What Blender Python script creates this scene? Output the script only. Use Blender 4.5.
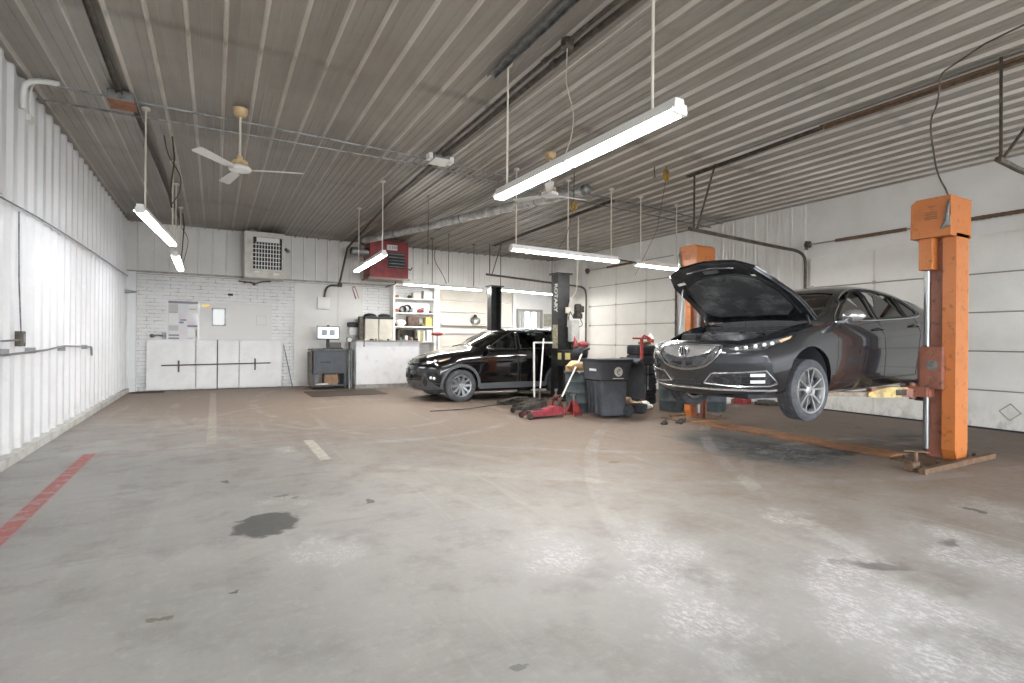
import bpy, bmesh, math, random
from mathutils import Vector, Matrix
from mathutils.bvhtree import BVHTree
for o in list(bpy.data.objects): bpy.data.objects.remove(o)
sc = bpy.context.scene
col = sc.collection
PI = math.pi
# ---------------------------------------------------------------- camera
FPX = 530.0
cam_d = bpy.data.cameras.new('camera'); cam = bpy.data.objects.new('camera', cam_d); col.objects.link(cam)
yaw = math.atan(297/FPX); rl = math.radians(.47)
cF = Vector((math.sin(yaw), math.cos(yaw), 0)); R0 = Vector((math.cos(yaw), -math.sin(yaw), 0)); U0 = Vector((0, 0, 1))
cR = R0*math.cos(rl)+U0*math.sin(rl); cU = -R0*math.sin(rl)+U0*math.cos(rl)
cam.matrix_world = Matrix(((cR.x, cU.x, -cF.x, 0), (cR.y, cU.y, -cF.y, 0), (cR.z, cU.z, -cF.z, 1.37), (0, 0, 0, 1)))
cam_d.sensor_width = 36; cam_d.lens = FPX/1024*36; cam_d.shift_y = -0.9/1024; cam_d.clip_start = .05; cam_d.clip_end = 200
sc.camera = cam
# ---------------------------------------------------------------- light
sc.view_settings.view_transform = 'Standard'; sc.view_settings.look = 'None'
sc.view_settings.gamma = 1; sc.view_settings.use_curve_mapping = False
sc.view_settings.exposure = 2.3
w = bpy.data.worlds.new('sky'); sc.world = w; w.use_nodes = True
w.node_tree.nodes['Background'].inputs[0].default_value = (.9, .945, 1, 1)
w.node_tree.nodes['Background'].inputs[1].default_value = 3.1
LAMP_E = 27.0

# ---------------------------------------------------------------- helpers
def srgb(h):
    if isinstance(h, str):
        h = h.lstrip('#'); c = [int(h[i:i+2], 16)/255 for i in (0, 2, 4)]
    else: c = [v/255 for v in h]
    return tuple((v/12.92 if v <= .04045 else ((v+.055)/1.055)**2.4) for v in c)+(1,)
class NT:
    def __init__(s, m): s.t = m.node_tree; s.n = s.t.nodes; s.l = s.t.links; s.b = s.n['Principled BSDF']
    def new(s, t, **k):
        n = s.n.new(t)
        for a, v in k.items(): setattr(n, a, v)
        return n
    def put(s, sock, v):
        if isinstance(v, bpy.types.NodeSocket): s.l.new(v, sock)
        elif v is not None: sock.default_value = v
    def m(s, op, a, b=None, c=None, clamp=False):
        n = s.new('ShaderNodeMath', operation=op, use_clamp=clamp)
        s.put(n.inputs[0], a); s.put(n.inputs[1], b); s.put(n.inputs[2], c)
        return n.outputs[0]
    def mix(s, f, a, b, t='MIX'):
        n = s.new('ShaderNodeMix', data_type='RGBA', blend_type=t)
        s.put(n.inputs[0], f); s.put(n.inputs[6], a); s.put(n.inputs[7], b); return n.outputs[2]
    def co(s):
        if not hasattr(s, '_co'):
            s._co = s.new('ShaderNodeTexCoord').outputs['Object']
            x = s.new('ShaderNodeSeparateXYZ'); s.l.new(s._co, x.inputs[0]); s.x, s.y, s.z = x.outputs
        return s._co
    def noise(s, scale, detail=4, rough=.6, vec=None, sc3=None, dist=0):
        v = vec if vec is not None else s.co()
        if sc3:
            mp = s.new('ShaderNodeMapping'); s.l.new(v, mp.inputs[0]); mp.inputs['Scale'].default_value = sc3; v = mp.outputs[0]
        n = s.new('ShaderNodeTexNoise'); s.l.new(v, n.inputs['Vector']); n.inputs['Scale'].default_value = scale
        n.inputs['Detail'].default_value = detail; n.inputs['Roughness'].default_value = rough; n.inputs['Distortion'].default_value = dist
        return n.outputs['Fac']
    def ramp(s, v, a, b):   # smooth 0..1 between a and b
        n = s.new('ShaderNodeMapRange', interpolation_type='SMOOTHSTEP'); s.put(n.inputs[0], v)
        n.inputs[1].default_value = a; n.inputs[2].default_value = b; return n.outputs[0]
    def bump(s, h, strength=.2, dist=.01):
        n = s.new('ShaderNodeBump'); n.inputs['Strength'].default_value = strength; n.inputs['Distance'].default_value = dist
        s.l.new(h, n.inputs['Height']); s.l.new(n.outputs[0], s.b.inputs['Normal'])
def mat(name, c, rough=.5, metal=0, c2=None, ns=6, lo=.4, hi=.65, bump=0, bs=60, spec=.5, coat=0, sc3=None, emit=None, es=0, alpha=None, c3=None):
    m = bpy.data.materials.new(name); m.use_nodes = True; t = NT(m); b = t.b
    b.inputs['Base Color'].default_value = srgb(c); b.inputs['Roughness'].default_value = rough; b.inputs['Metallic'].default_value = metal
    b.inputs['Specular IOR Level'].default_value = spec
    if coat: b.inputs['Coat Weight'].default_value = coat; b.inputs['Coat Roughness'].default_value = .04
    if c2:
        f = t.ramp(t.noise(ns, 5, .65, sc3=sc3), lo, hi)
        cc = t.mix(f, srgb(c), srgb(c2))
        if c3: cc = t.mix(t.ramp(t.noise(ns*2.7, 5, .7), .56, .68), cc, srgb(c3))
        t.l.new(cc, b.inputs['Base Color'])
    if bump: t.bump(t.noise(bs, 3), bump, .01)
    if emit: b.inputs['Emission Color'].default_value = srgb(emit); b.inputs['Emission Strength'].default_value = es
    if alpha is not None: b.inputs['Alpha'].default_value = alpha
    return m
def glass_mat(name, tint, mixf=.5, rough=.02):
    m = bpy.data.materials.new(name); m.use_nodes = True; t = NT(m)
    tr = t.new('ShaderNodeBsdfTransparent'); tr.inputs[0].default_value = tint
    gl = t.new('ShaderNodeBsdfGlossy'); gl.inputs['Roughness'].default_value = rough
    fr = t.new('ShaderNodeFresnel'); fr.inputs[0].default_value = 1.5
    mx = t.new('ShaderNodeMixShader'); f = t.m('ADD', t.m('MULTIPLY', fr.outputs[0], 1.0), mixf, clamp=True)
    t.l.new(f, mx.inputs[0]); t.l.new(tr.outputs[0], mx.inputs[1]); t.l.new(gl.outputs[0], mx.inputs[2])
    t.l.new(mx.outputs[0], t.n['Material Output'].inputs['Surface']); return m

class MB:
    def __init__(s): s.b = bmesh.new(); s.X = Matrix.Identity(4)
    def v(s, p): return s.b.verts.new(s.X @ Vector(p))
    def box(s, x0, x1, y0, y1, z0, z1, bev=0, M=None):
        bb = s.b if not bev else bmesh.new()
        X = s.X @ (M or Matrix.Identity(4))
        vs = [bb.verts.new(X @ Vector((x, y, z))) for x in (x0, x1) for y in (y0, y1) for z in (z0, z1)]
        for f in ((0, 1, 3, 2), (4, 6, 7, 5), (0, 4, 5, 1), (2, 3, 7, 6), (0, 2, 6, 4), (1, 5, 7, 3)):
            bb.faces.new([vs[i] for i in f])
        if bev:
            bmesh.ops.bevel(bb, geom=list(bb.edges), offset=bev, segments=2, profile=.6, affect='EDGES'); s.merge(bb)
        return s
    def merge(s, bb):
        me = bpy.data.meshes.new('t'); bb.to_mesh(me); s.b.from_mesh(me); bpy.data.meshes.remove(me); bb.free()
    def cyl(s, p0, p1, r0, r1=None, n=16, cap=True):
        r1 = r0 if r1 is None else r1
        p0, p1 = Vector(p0), Vector(p1); d = (p1-p0).normalized(); a = d.orthogonal().normalized(); c = d.cross(a)
        A = [s.v(p0+(a*math.cos(t)+c*math.sin(t))*r0) for t in [2*PI*i/n for i in range(n)]]
        B = [s.v(p1+(a*math.cos(t)+c*math.sin(t))*r1) for t in [2*PI*i/n for i in range(n)]]
        for i in range(n): s.b.faces.new((A[i], A[(i+1) % n], B[(i+1) % n], B[i]))
        if cap:
            s.b.faces.new(A[::-1]); s.b.faces.new(B)
        return s
    def tube(s, pts, r, n=8, smooth=0):
        pts = [Vector(p) for p in pts]
        if smooth:
            for _ in range(smooth):
                q = [pts[0]]
                for a, b in zip(pts, pts[1:]): q += [a.lerp(b, .25), a.lerp(b, .75)]
                pts = q+[pts[-1]]
        rings = []; a = None
        for i, p in enumerate(pts):
            d = (pts[min(i+1, len(pts)-1)]-pts[max(i-1, 0)]).normalized()
            a = d.orthogonal().normalized() if a is None else (a-d*a.dot(d)).normalized()
            c = d.cross(a); rr = r[i] if isinstance(r, (list, tuple)) and len(r) == len(pts) else (r if not isinstance(r, (list, tuple)) else r[0])
            rings.append([s.v(p+(a*math.cos(t)+c*math.sin(t))*rr) for t in [2*PI*k/n for k in range(n)]])
        for A, B in zip(rings, rings[1:]):
            for k in range(n): s.b.faces.new((A[k], A[(k+1) % n], B[(k+1) % n], B[k]))
        s.b.faces.new(rings[0][::-1]); s.b.faces.new(rings[-1]); return s
    def lathe(s, prof, c=(0, 0, 0), ax=(0, 0, 1), n=24, closed=False):
        c = Vector(c); d = Vector(ax).normalized(); a = d.orthogonal().normalized(); e = d.cross(a)
        rings = [[s.v(c+d*h+(a*math.cos(2*PI*k/n)+e*math.sin(2*PI*k/n))*max(r, 1e-4)) for k in range(n)] for r, h in prof]
        P = list(zip(rings, rings[1:]))
        if closed: P.append((rings[-1], rings[0]))
        for A, B in P:
            for k in range(n): s.b.faces.new((A[k], A[(k+1) % n], B[(k+1) % n], B[k]))
        if not closed:
            s.b.faces.new(rings[0][::-1]); s.b.faces.new(rings[-1])
        return s
    def prism(s, poly, h0, h1, ax='z'):
        # extrude a 2D polygon; ax z: (x,y); ax y: (x,z); ax x: (y,z)
        def P(u, v, h): return {'z': (u, v, h), 'y': (u, h, v), 'x': (h, u, v)}[ax]
        A = [s.v(P(u, v, h0)) for u, v in poly]; B = [s.v(P(u, v, h1)) for u, v in poly]; n = len(poly)
        s.b.faces.new(A[::-1]); s.b.faces.new(B)
        for i in range(n): s.b.faces.new((A[i], A[(i+1) % n], B[(i+1) % n], B[i]))
        return s
    def blob(s, c, r, sub=2, jit=0, seed=0, sq=(1, 1, 1)):
        bb = bmesh.new(); bmesh.ops.create_icosphere(bb, subdivisions=sub, radius=1); rd = random.Random(seed)
        for v in bb.verts:
            k = 1+jit*(rd.random()-.5)*2
            v.co = s.X @ (Vector(c)+Vector((v.co.x*sq[0], v.co.y*sq[1], v.co.z*sq[2]))*r*k)
        s.merge(bb); return s
    def build(s, name, m=None, parent=None, smooth=None, local=False, tris=False):
        bmesh.ops.recalc_face_normals(s.b, faces=list(s.b.faces))
        if parent is not None and not local:
            W = wmat(parent).inverted()
            for v in s.b.verts: v.co = W @ v.co
            org = None
        elif parent is None:
            if s.b.verts:
                xs = [v.co for v in s.b.verts]
                org = Vector(((min(p.x for p in xs)+max(p.x for p in xs))/2, (min(p.y for p in xs)+max(p.y for p in xs))/2, min(p.z for p in xs)))
                if not getattr(s, 'keep', False):
                    for v in s.b.verts: v.co = v.co-org
        me = bpy.data.meshes.new(name); s.b.to_mesh(me); s.b.free()
        o = bpy.data.objects.new(name, me); col.objects.link(o)
        if parent is not None: o.parent = parent
        elif not getattr(s, 'keep', False): o.location = org
        if m: me.materials.append(m)
        if smooth is None: smooth = 35
        if smooth: setsmooth(me, smooth)
        return o
def setsmooth(me, ang):
    me.polygons.foreach_set('use_smooth', [True]*len(me.polygons))
    b = bmesh.new(); b.from_mesh(me); a = math.radians(ang)
    for e in b.edges:
        e.smooth = len(e.link_faces) == 2 and e.calc_face_angle(0) < a
    b.to_mesh(me); b.free()
def wmat(o):
    M = Matrix.LocRotScale(o.location, o.rotation_euler, o.scale)
    return wmat(o.parent) @ M if o.parent else M
def tag(o, label=None, cat=None, group=None, kind=None):
    if label: o['label'] = label
    if cat: o['category'] = cat
    if group: o['group'] = group
    if kind: o['kind'] = kind
    return o
def thing(name, label, cat, loc=(0, 0, 0), rz=0, group=None):
    o = bpy.data.objects.new(name, None); col.objects.link(o); o.location = loc; o.rotation_euler = (0, 0, rz); o.empty_display_size = .2
    return tag(o, label, cat, group)
def struct(name, mb, m, parent=None, **k):
    mb.keep = parent is None
    o = mb.build(name, m, parent, **k); 
    if parent is None: o['kind'] = 'structure'
    return o
def copy_tree(o, parent=None):
    c = o.copy(); col.objects.link(c); c.parent = parent
    for ch in [q for q in bpy.data.objects if q.parent == o]: copy_tree(ch, c)
    return c
FONT = bpy.data.fonts.load('<builtin>') if False else None
def text_mesh(s, size, M, depth=.002, name='lettering', m=None, parent=None, bold=0):
    cu = bpy.data.curves.new('t', 'FONT'); cu.body = s; cu.size = size; cu.extrude = depth; cu.align_x = 'CENTER'; cu.align_y = 'CENTER'; cu.offset = bold
    o = bpy.data.objects.new('t', cu); col.objects.link(o)
    dg = bpy.context.evaluated_depsgraph_get(); me = bpy.data.meshes.new_from_object(o.evaluated_get(dg))
    bpy.data.objects.remove(o); me.name = name
    W = (wmat(parent).inverted() if parent else Matrix.Identity(4)) @ M
    me.transform(W); q = bpy.data.objects.new(name, me); col.objects.link(q); q.parent = parent
    me.materials.clear(); me.materials.append(m); return q
def face_mat(loc, right, up):
    r = Vector(right).normalized(); u = Vector(up).normalized(); n = r.cross(u)
    return Matrix(((r.x, u.x, n.x, loc[0]), (r.y, u.y, n.y, loc[1]), (r.z, u.z, n.z, loc[2]), (0, 0, 0, 1)))
M = {}
def mm(k, *a, **kw): M[k] = mat(k, *a, **kw); return M[k]
mm('white_enamel', '#e4e3df', .35); mm('lamp_housing', '#e9e8e4', .4); mm('tube_dim', '#ffffff', .5, emit='#f4f8ff', es=LAMP_E*.3); mm('rod', '#cfc9bb', .5)  # weaker tube glow keeps the left wall from overexposing
mm('tube_glow', '#ffffff', .5, emit='#faf9f6', es=LAMP_E)
mm('galv', '#8f9190', .45, .7, c2='#6d6f6e', ns=8); mm('dark_steel', '#4a4640', .5, .5, c2='#6a5f52', ns=9)
mm('rust', '#63503f', .8, .1, c2='#7b5f4a', ns=12, c3='#4a4038'); mm('rust_orange', '#9a6242', .7, c2='#775038', ns=7)
mm('orange', '#bb7038', .42, .0, c2='#a96232', ns=4, lo=.5, hi=.8, c3='#8f5630', bump=.05)
mm('orange_dark', '#8f5a47', .5, 0, c2='#6d4538', ns=5, lo=.4, hi=.75, c3='#4d3a33')
mm('chrome', '#c9cbcc', .18, 1); mm('steel', '#9a9b9b', .35, .9); mm('black', '#17181a', .5); mm('black_gloss', '#0d0e10', .15, coat=.6)
mm('post_black', '#1b1c1d', .35, .2, c2='#2b2b2b', ns=10); mm('cream', '#cdb58a', .5, c2='#b39a70', ns=10); mm('brass', '#b9953f', .35, .8)
mm('red', '#9c3a38', .5, c2='#7d3230', ns=10); mm('red_heater', '#93292c', .45, c2='#702629', ns=4)
mm('rubber', '#26272a', .75, c2='#33343a', ns=15); mm('rubber_grey', '#44454a', .8, c2='#55565a', ns=15)
mm('bin_grey', '#43464c', .55, c2='#4e5157', ns=5); mm('bin_dark', '#2b2e33', .6)
mm('barrel', '#4a5458', .42, c2='#3a4246', ns=4); mm('paper', '#dcdbd7', .7); mm('cardboard', '#a08366', .8, c2='#8a6f56', ns=9)
mm('greasy', '#4b4640', .7, .2, c2='#2e2b28', ns=12, c3='#77706a')
# ================================================================ the room
XL, XR, YF, YB, ZC = -2.0, 10.95, -6.0, 16.4, 4.32
def floor_material():
    m = bpy.data.materials.new('floor_concrete'); m.use_nodes = True; t = NT(m); t.co()
    x, y = t.x, t.y
    n1 = t.noise(.55, 5, .6); n2 = t.noise(2.3, 6, .65); n3 = t.noise(14, 5, .7); nf = t.noise(60, 3, .7)
    base = t.mix(t.ramp(n1, .35, .65), srgb('#aeadaa'), srgb('#9e9d9a'))
    base = t.mix(t.m('MULTIPLY', t.ramp(n2, .48, .7), .6), base, srgb('#898783'))
    base = t.mix(t.m('MULTIPLY', t.ramp(n3, .48, .7), .25), base, srgb('#c4c3bf'))
    # brown grime towards the work bays
    g = t.m('ADD', t.m('ADD', t.m('MULTIPLY', y, .13), t.m('MULTIPLY', x, .17)), t.m('MULTIPLY', n2, .75))
    g = t.ramp(g, 1.0, 1.95)
    brown = t.mix(t.ramp(n3, .35, .7), srgb('#877567'), srgb('#968577'))
    base = t.mix(t.m('MULTIPLY', g, .9), base, brown)
    g2 = t.ramp(t.m('ADD', t.m('ADD', t.m('MULTIPLY', y, .1), t.m('MULTIPLY', x, .22)), t.m('MULTIPLY', n2, .6)), 2.05, 2.6)
    base = t.mix(t.m('MULTIPLY', g2, .85), base, srgb('#6e6055'))
    # tyre-worn pale streaks
    st = t.noise(1, 5, .75, sc3=(5.5, .35, 1)); st2 = t.noise(1.0, 4, .75, sc3=(.5, 3.8, 1))
    base = t.mix(t.m('MULTIPLY', t.ramp(st, .55, .72), .3), base, srgb('#bdbbb6'))
    base = t.mix(t.m('MULTIPLY', t.ramp(st2, .56, .72), .22), base, srgb('#7f7a73'))
    wx = t.m('ADD', x, t.m('MULTIPLY', t.m('SUBTRACT', n2, .5), .9)); wy = t.m('ADD', y, t.m('MULTIPLY', t.m('SUBTRACT', t.noise(2.6, 5, .6, sc3=(1, 1, 3)), .5), .9))
    def spot(cx, cy, rx, ry, rot=0, soft=.5, X=None, Y=None):
        X = X or wx; Y = Y or wy; c, s = math.cos(rot), math.sin(rot)
        dx = t.m('SUBTRACT', X, cx); dy = t.m('SUBTRACT', Y, cy)
        u = t.m('DIVIDE', t.m('ADD', t.m('MULTIPLY', dx, c), t.m('MULTIPLY', dy, s)), rx)
        v = t.m('DIVIDE', t.m('SUBTRACT', t.m('MULTIPLY', dy, c), t.m('MULTIPLY', dx, s)), ry)
        d = t.m('SQRT', t.m('ADD', t.m('MULTIPLY', u, u), t.m('MULTIPLY', v, v)))
        return t.ramp(d, 1.0, soft)
    # white chalky salt patches close to the open doors
    chalk = t.m('ADD', t.m('MULTIPLY', t.ramp(t.noise(24, 10, .82, sc3=(1.6, .8, 1)), .45, .62), t.ramp(t.noise(3.5, 5, .7), .36, .6)), .18)
    def chalkspot(*a, k=.75):
        nonlocal base
        base = t.mix(t.m('MULTIPLY', t.m('MULTIPLY', spot(*a), chalk), min(1, k*1.15)), base, srgb('#e3e4e8'))
    chalkspot(2.3, 2.2, .42, 1.25, -.5, .25); chalkspot(3.15, 1.6, .4, 1.1, -.9, .3); chalkspot(1.9, 2.85, .35, .55, -.4, .2); chalkspot(4.35, 1.5, .45, .8, -.5, .3)
    chalkspot(3.9, 2.55, .28, .3, 0, .3, k=.6); chalkspot(.62, 3.6, .35, .3, 0, .3, k=.45); chalkspot(.75, 7.05, .2, .25, 0, .3, k=.9); chalkspot(.5, 4.85, .3, .25, 0, .3, k=.35)
    chalkspot(5.6, 1.9, .5, .4, 0, .3, k=.35); chalkspot(2.9, 1.2, .6, .8, 0, .3, k=.6)
    # oil
    wx2 = t.m('ADD', x, t.m('MULTIPLY', t.m('SUBTRACT', t.noise(7, 4, .6), .5), .22)); wy2 = t.m('ADD', y, t.m('MULTIPLY', t.m('SUBTRACT', t.noise(8, 4, .6, sc3=(1, 1.3, 2)), .5), .22))
    def oil(cx, cy, rx, ry, rot=0, c='#45433f', k=.8, soft=.8):
        nonlocal base
        base = t.mix(t.m('MULTIPLY', spot(cx, cy, rx, ry, rot, soft, wx2, wy2), k), base, srgb(c))
    oil(.34, 4.3, .24, .31, -.3, k=.82); oil(3.6, 1.72, .23, .09, -.55, '#5b5351', .7, .5); oil(3.47, 1.87, .14, .05, -.6, '#5b5351', .45, .4)
    oil(-.24, 3.09, .045, .035, 0, '#6b6252', .7); oil(.1, 3.22, .03, .03, 0, '#45433f', .8); oil(1.12, 1.91, .04, .035, 0, '#6b6a64', .7); oil(.09, 5.74, .05, .06, 0, k=.7)
    oil(1.16, 4.5, .035, .06, 0, k=.7); oil(3.98, 4.68, .09, .05, 0, '#6b5d55', .6); oil(5.49, 1.95, .06, .1, 0, k=.7); oil(4.43, 1.71, .13, .06, 0, '#5d524b', .7, .4)
    oil(.52, 5.0, .06, .05, 0, k=.5); oil(.62, 4.9, .05, .04, 0, k=.5)
    oil(6.2, 4.45, .95, 1.45, -.15, '#8b8b8d', .85, .35); oil(6.4, 4.7, .45, .9, -.2, '#5a5753', .75, .2); oil(7.1, 3.95, .3, .5, -.2, '#383532', .8, .4)
    oil(6.75, 3.75, .35, .14, -.2, '#353230', .85, .5); oil(8.2, 3.4, .35, .25, 0, '#3f3933', .8, .3); oil(5.9, 5.3, .35, .25, .3, '#5c5148', .7, .3); oil(8.9, 3.9, .6, .35, 0, '#433b33', .8, .3)
    oil(4.6, 11.3, .9, .5, 0, '#4d463f', .8, .3); oil(6.5, 11.5, 1.9, 1.0, 0, '#3e3832', .8, .5); oil(5.6, 9.5, .8, .4, 0, '#5e5248', .6, .3)
    # broken-up oil film under the lift
    blot = t.ramp(t.noise(3.2, 7, .8, dist=.8), .4, .54)
    base = t.mix(t.m('MULTIPLY', t.m('MULTIPLY', spot(6.15, 4.6, 1.0, 1.6, -.2, .5), t.ramp(t.noise(2.1, 6, .7), .3, .5)), .75), base, srgb('#696866'))
    base = t.mix(t.m('MULTIPLY', t.m('MULTIPLY', spot(6.3, 4.5, 1.1, 1.5, -.2, .2), blot), .85), base, srgb('#3d3c3a'))
    base = t.mix(t.m('MULTIPLY', t.m('MULTIPLY', spot(6.25, 4.0, .8, .8, -.2, .2), t.ramp(t.noise(6, 6, .8), .5, .6)), .8), base, srgb('#a9acb0'))
    base = t.mix(t.m('MULTIPLY', t.m('MULTIPLY', spot(8.6, 4.4, 1.9, 2.2, -.2, .3), t.ramp(t.noise(2.2, 6, .75), .5, .66)), .6), base, srgb('#3f372f'))
    # tyre tracks: rings of worn and dusty concrete
    tread = t.m('ADD', t.m('MULTIPLY', t.ramp(t.noise(30, 4, .7), .4, .62), .6), .4); patchy = t.ramp(t.noise(1.3, 4, .7), .4, .6)
    def track(cx, cy, R, w, c, k):
        nonlocal base
        dx = t.m('SUBTRACT', x, cx); dy = t.m('SUBTRACT', y, cy)
        d = t.m('ABSOLUTE', t.m('SUBTRACT', t.m('SQRT', t.m('ADD', t.m('MULTIPLY', dx, dx), t.m('MULTIPLY', dy, dy))), R))
        base = t.mix(t.m('MULTIPLY', t.m('MULTIPLY', t.ramp(d, w, w*.55), t.m('MULTIPLY', tread, patchy)), k*.6), base, srgb(c))
    for a in ((2.4, 9.6, 1.55, .1, '#c9c6c0', .4), (2.4, 9.6, 2.6, .11, '#c9c6c0', .45), (9, 12, 8.3, .1, '#c6c5c2', .5), (9, 12, 9.7, .1, '#c6c5c2', .45), (-6, 2, 8.2, .1, '#c6c5c2', .4), (-6, 2, 9.5, .1, '#c6c5c2', .4),
              (14, -3, 12.9, .1, '#cfcfcd', .45), (14, -3, 11.4, .1, '#cfcfcd', .5), (9.5, 10.5, 8.0, .12, '#77716a', .4), (-2, 12, 5.2, .1, '#7f7972', .35), (5, -8, 14.2, .12, '#7d766e', .35), (-9, 6, 8.6, .09, '#85807a', .35), (7, 1, 3.4, .1, '#cfcfcd', .4)): track(*a)
    # painted lines, worn
    worn = t.ramp(t.noise(9, 6, .75), .36, .56)
    def line(x0, x1, y0, y1, c, k):
        nonlocal base
        e = .012
        mx = t.m('MULTIPLY', t.ramp(x, x0-e, x0+e), t.ramp(x, x1+e, x1-e)); my = t.m('MULTIPLY', t.ramp(y, y0-e, y0+e), t.ramp(y, y1+e, y1-e))
        base = t.mix(t.m('MULTIPLY', t.m('MULTIPLY', mx, my), t.m('MULTIPLY', t.m('ADD', t.m('MULTIPLY', worn, .7), .3), k)), base, srgb(c))
    line(-1.33, -1.21, 0, 7.85, '#b4605b', .95); line(-1.25, 3.2, 7.62, 7.74, '#a5776f', .4)
    line(1.05, 1.17, 6.3, 7.6, '#d8d5cb', .85); line(-.09, .03, 7.9, 15.2, '#c9c1b3', .4)
    # control joints
    line(4.9, 4.915, -6, 16.4, '#5e574f', .35); line(-2, 11, 5.9, 5.912, '#6b665f', .2)
    fine = t.mix(t.m('MULTIPLY', t.ramp(nf, .5, .75), .14), base, srgb('#74706a'))
    fine = t.mix(1.0, fine, (.83, .81, .80, 1), 'MULTIPLY')
    t.l.new(fine, t.b.inputs['Base Color'])
    t.l.new(t.m('ADD', t.m('MULTIPLY', n3, .3), .5), t.b.inputs['Roughness'])
    t.b.inputs['Specular IOR Level'].default_value = .35
    t.bump(nf, .12, .004)
    return m
mb = MB(); mb.box(XL-.2, XR+.2, YF, YB+.2, -.15, 0); struct('floor', mb, floor_material(), smooth=0)
mb = MB(); mb.box(-40, 50, -50, YF, -.2, -.02); struct('ground', mb, mat('asphalt', '#8b8a86', .9, c2='#777570', ns=3), smooth=0)

# ceiling: ribbed steel liner panels, ribs run front to back
def ceiling_material():
    m = bpy.data.materials.new('ceiling_steel'); m.use_nodes = True; t = NT(m); t.co()
    n = t.noise(.8, 5, .6); n2 = t.noise(1, 5, .7, sc3=(6, .5, 1))
    c = t.mix(t.ramp(n, .35, .7), srgb('#dcd7ce'), srgb('#cbc5bb'))
    c = t.mix(t.m('MULTIPLY', t.ramp(n2, .45, .75), .35), c, srgb('#8d8578'))
    # soot along the purlin lines and around the heater exhaust
    wob = t.m('ADD', t.y, t.m('MULTIPLY', t.m('SUBTRACT', t.noise(1.5, 3, .6), .5), .5))
    for y0, k, wd in ((5.95, .35, .09), (8.6, .5, .35), (10.3, .3, .12), (13.2, .35, .2), (15.9, .6, .7), (3.6, .2, .07)):
        d = t.m('ABSOLUTE', t.m('SUBTRACT', wob, y0))
        c = t.mix(t.m('MULTIPLY', t.m('MULTIPLY', t.ramp(d, wd*1.8, 0), t.ramp(t.noise(1.1, 4, .6), .38, .62)), k*1.3), c, srgb('#5b544c'))
    # lit ribs and shaded pans put into the colour, plus some soot
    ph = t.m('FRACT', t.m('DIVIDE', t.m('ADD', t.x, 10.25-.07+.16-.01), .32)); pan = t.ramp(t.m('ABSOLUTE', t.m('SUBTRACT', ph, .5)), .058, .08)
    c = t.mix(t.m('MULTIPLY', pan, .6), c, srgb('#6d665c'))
    far = t.ramp(t.m('ADD', t.y, t.m('MULTIPLY', n, 3)), 6.5, 12.5)  # light falloff painted in: ceiling colour darkens towards the back
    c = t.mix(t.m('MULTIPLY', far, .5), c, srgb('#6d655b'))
    t.l.new(c, t.b.inputs['Base Color']); t.b.inputs['Roughness'].default_value = .38; t.b.inputs['Metallic'].default_value = .15
    t.b.inputs['Specular IOR Level'].default_value = .5
    return m
def ribbed(profile_pts, along, a0, a1, place):
    mb = MB(); A = [mb.v(place(u, d, a0)) for u, d in profile_pts]; B = [mb.v(place(u, d, a1)) for u, d in profile_pts]
    for i in range(len(A)-1): mb.b.faces.new((A[i], A[i+1], B[i+1], B[i]))
    return mb
def ribprof(u0, u1, pitch, w, h, minor=None, start=0.0):
    # protrusion d >= 0; minor = (number, width, height)
    P = [(u0, 0)]; k = math.ceil((u0-start)/pitch)
    while start+k*pitch < u1-w:
        c = start+k*pitch
        if c-w > P[-1][0]: P += [(c-w, 0), (c-w*.45, h), (c+w*.45, h), (c+w, 0)]
        if minor:
            nn, mw, mh = minor
            for j in range(1, nn+1):
                e = c+pitch*j/(nn+1)
                if e+mw < u1: P += [(e-mw, 0), (e-mw*.5, mh), (e+mw*.5, mh), (e+mw, 0)]
        k += 1
    P.append((u1, 0)); return P
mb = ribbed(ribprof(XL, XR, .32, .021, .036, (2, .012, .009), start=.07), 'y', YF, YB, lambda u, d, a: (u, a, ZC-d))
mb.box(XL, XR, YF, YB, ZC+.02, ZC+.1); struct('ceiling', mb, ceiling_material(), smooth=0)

# left wall
def wall_mat(name, c, c2, grime='#8a857c', zlo=.5, gk=.35, brick=None, panels=None):
    m = bpy.data.materials.new(name); m.use_nodes = True; t = NT(m); t.co()
    n = t.noise(1.1, 5, .6); b = t.mix(t.ramp(n, .35, .7), srgb(c), srgb(c2))
    g = t.m('MULTIPLY', t.ramp(t.z, zlo, 0.02), t.ramp(t.noise(4, 6, .75, sc3=(1, 1, .5)), .42, .62))
    b = t.mix(t.m('MULTIPLY', g, gk), b, srgb(grime))
    sp = t.ramp(t.noise(3.5, 7, .8, sc3=(1, 1, .6)), .6, .72)
    b = t.mix(t.m('MULTIPLY', sp, gk*.6), b, srgb(grime))
    t.b.inputs['Roughness'].default_value = .42
    t.l.new(b, t.b.inputs['Base Color'])
    return m, t, b
m_left = wall_mat('wall_white_metal', '#e2e2e2', '#d9d9d9', gk=.3)[0]
mb = ribbed(ribprof(YF, YB, .382, .085, .045, (1, .03, .008), start=.05), 'z', .1, 2.86, lambda u, d, a: (XL+.02+d, u, a))
mb2 = ribbed(ribprof(YF, YB, .382, .085, .045, (1, .03, .008), start=.05), 'z', 2.84, ZC, lambda u, d, a: (XL+.035+d, u, a)); mb.merge(mb2.b)
mb.box(XL-.1, XL, YF, YB, 0, ZC)
struct('wall_left', mb, m_left, smooth=0)
mb = MB(); mb.box(XL-.05, -1.87, YF, YB, 0, .1, bev=.008); struct('baseboard_left', mb, mat('curb', '#c2c0bb', .8, c2='#adaaa4', ns=5), smooth=0)

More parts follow.
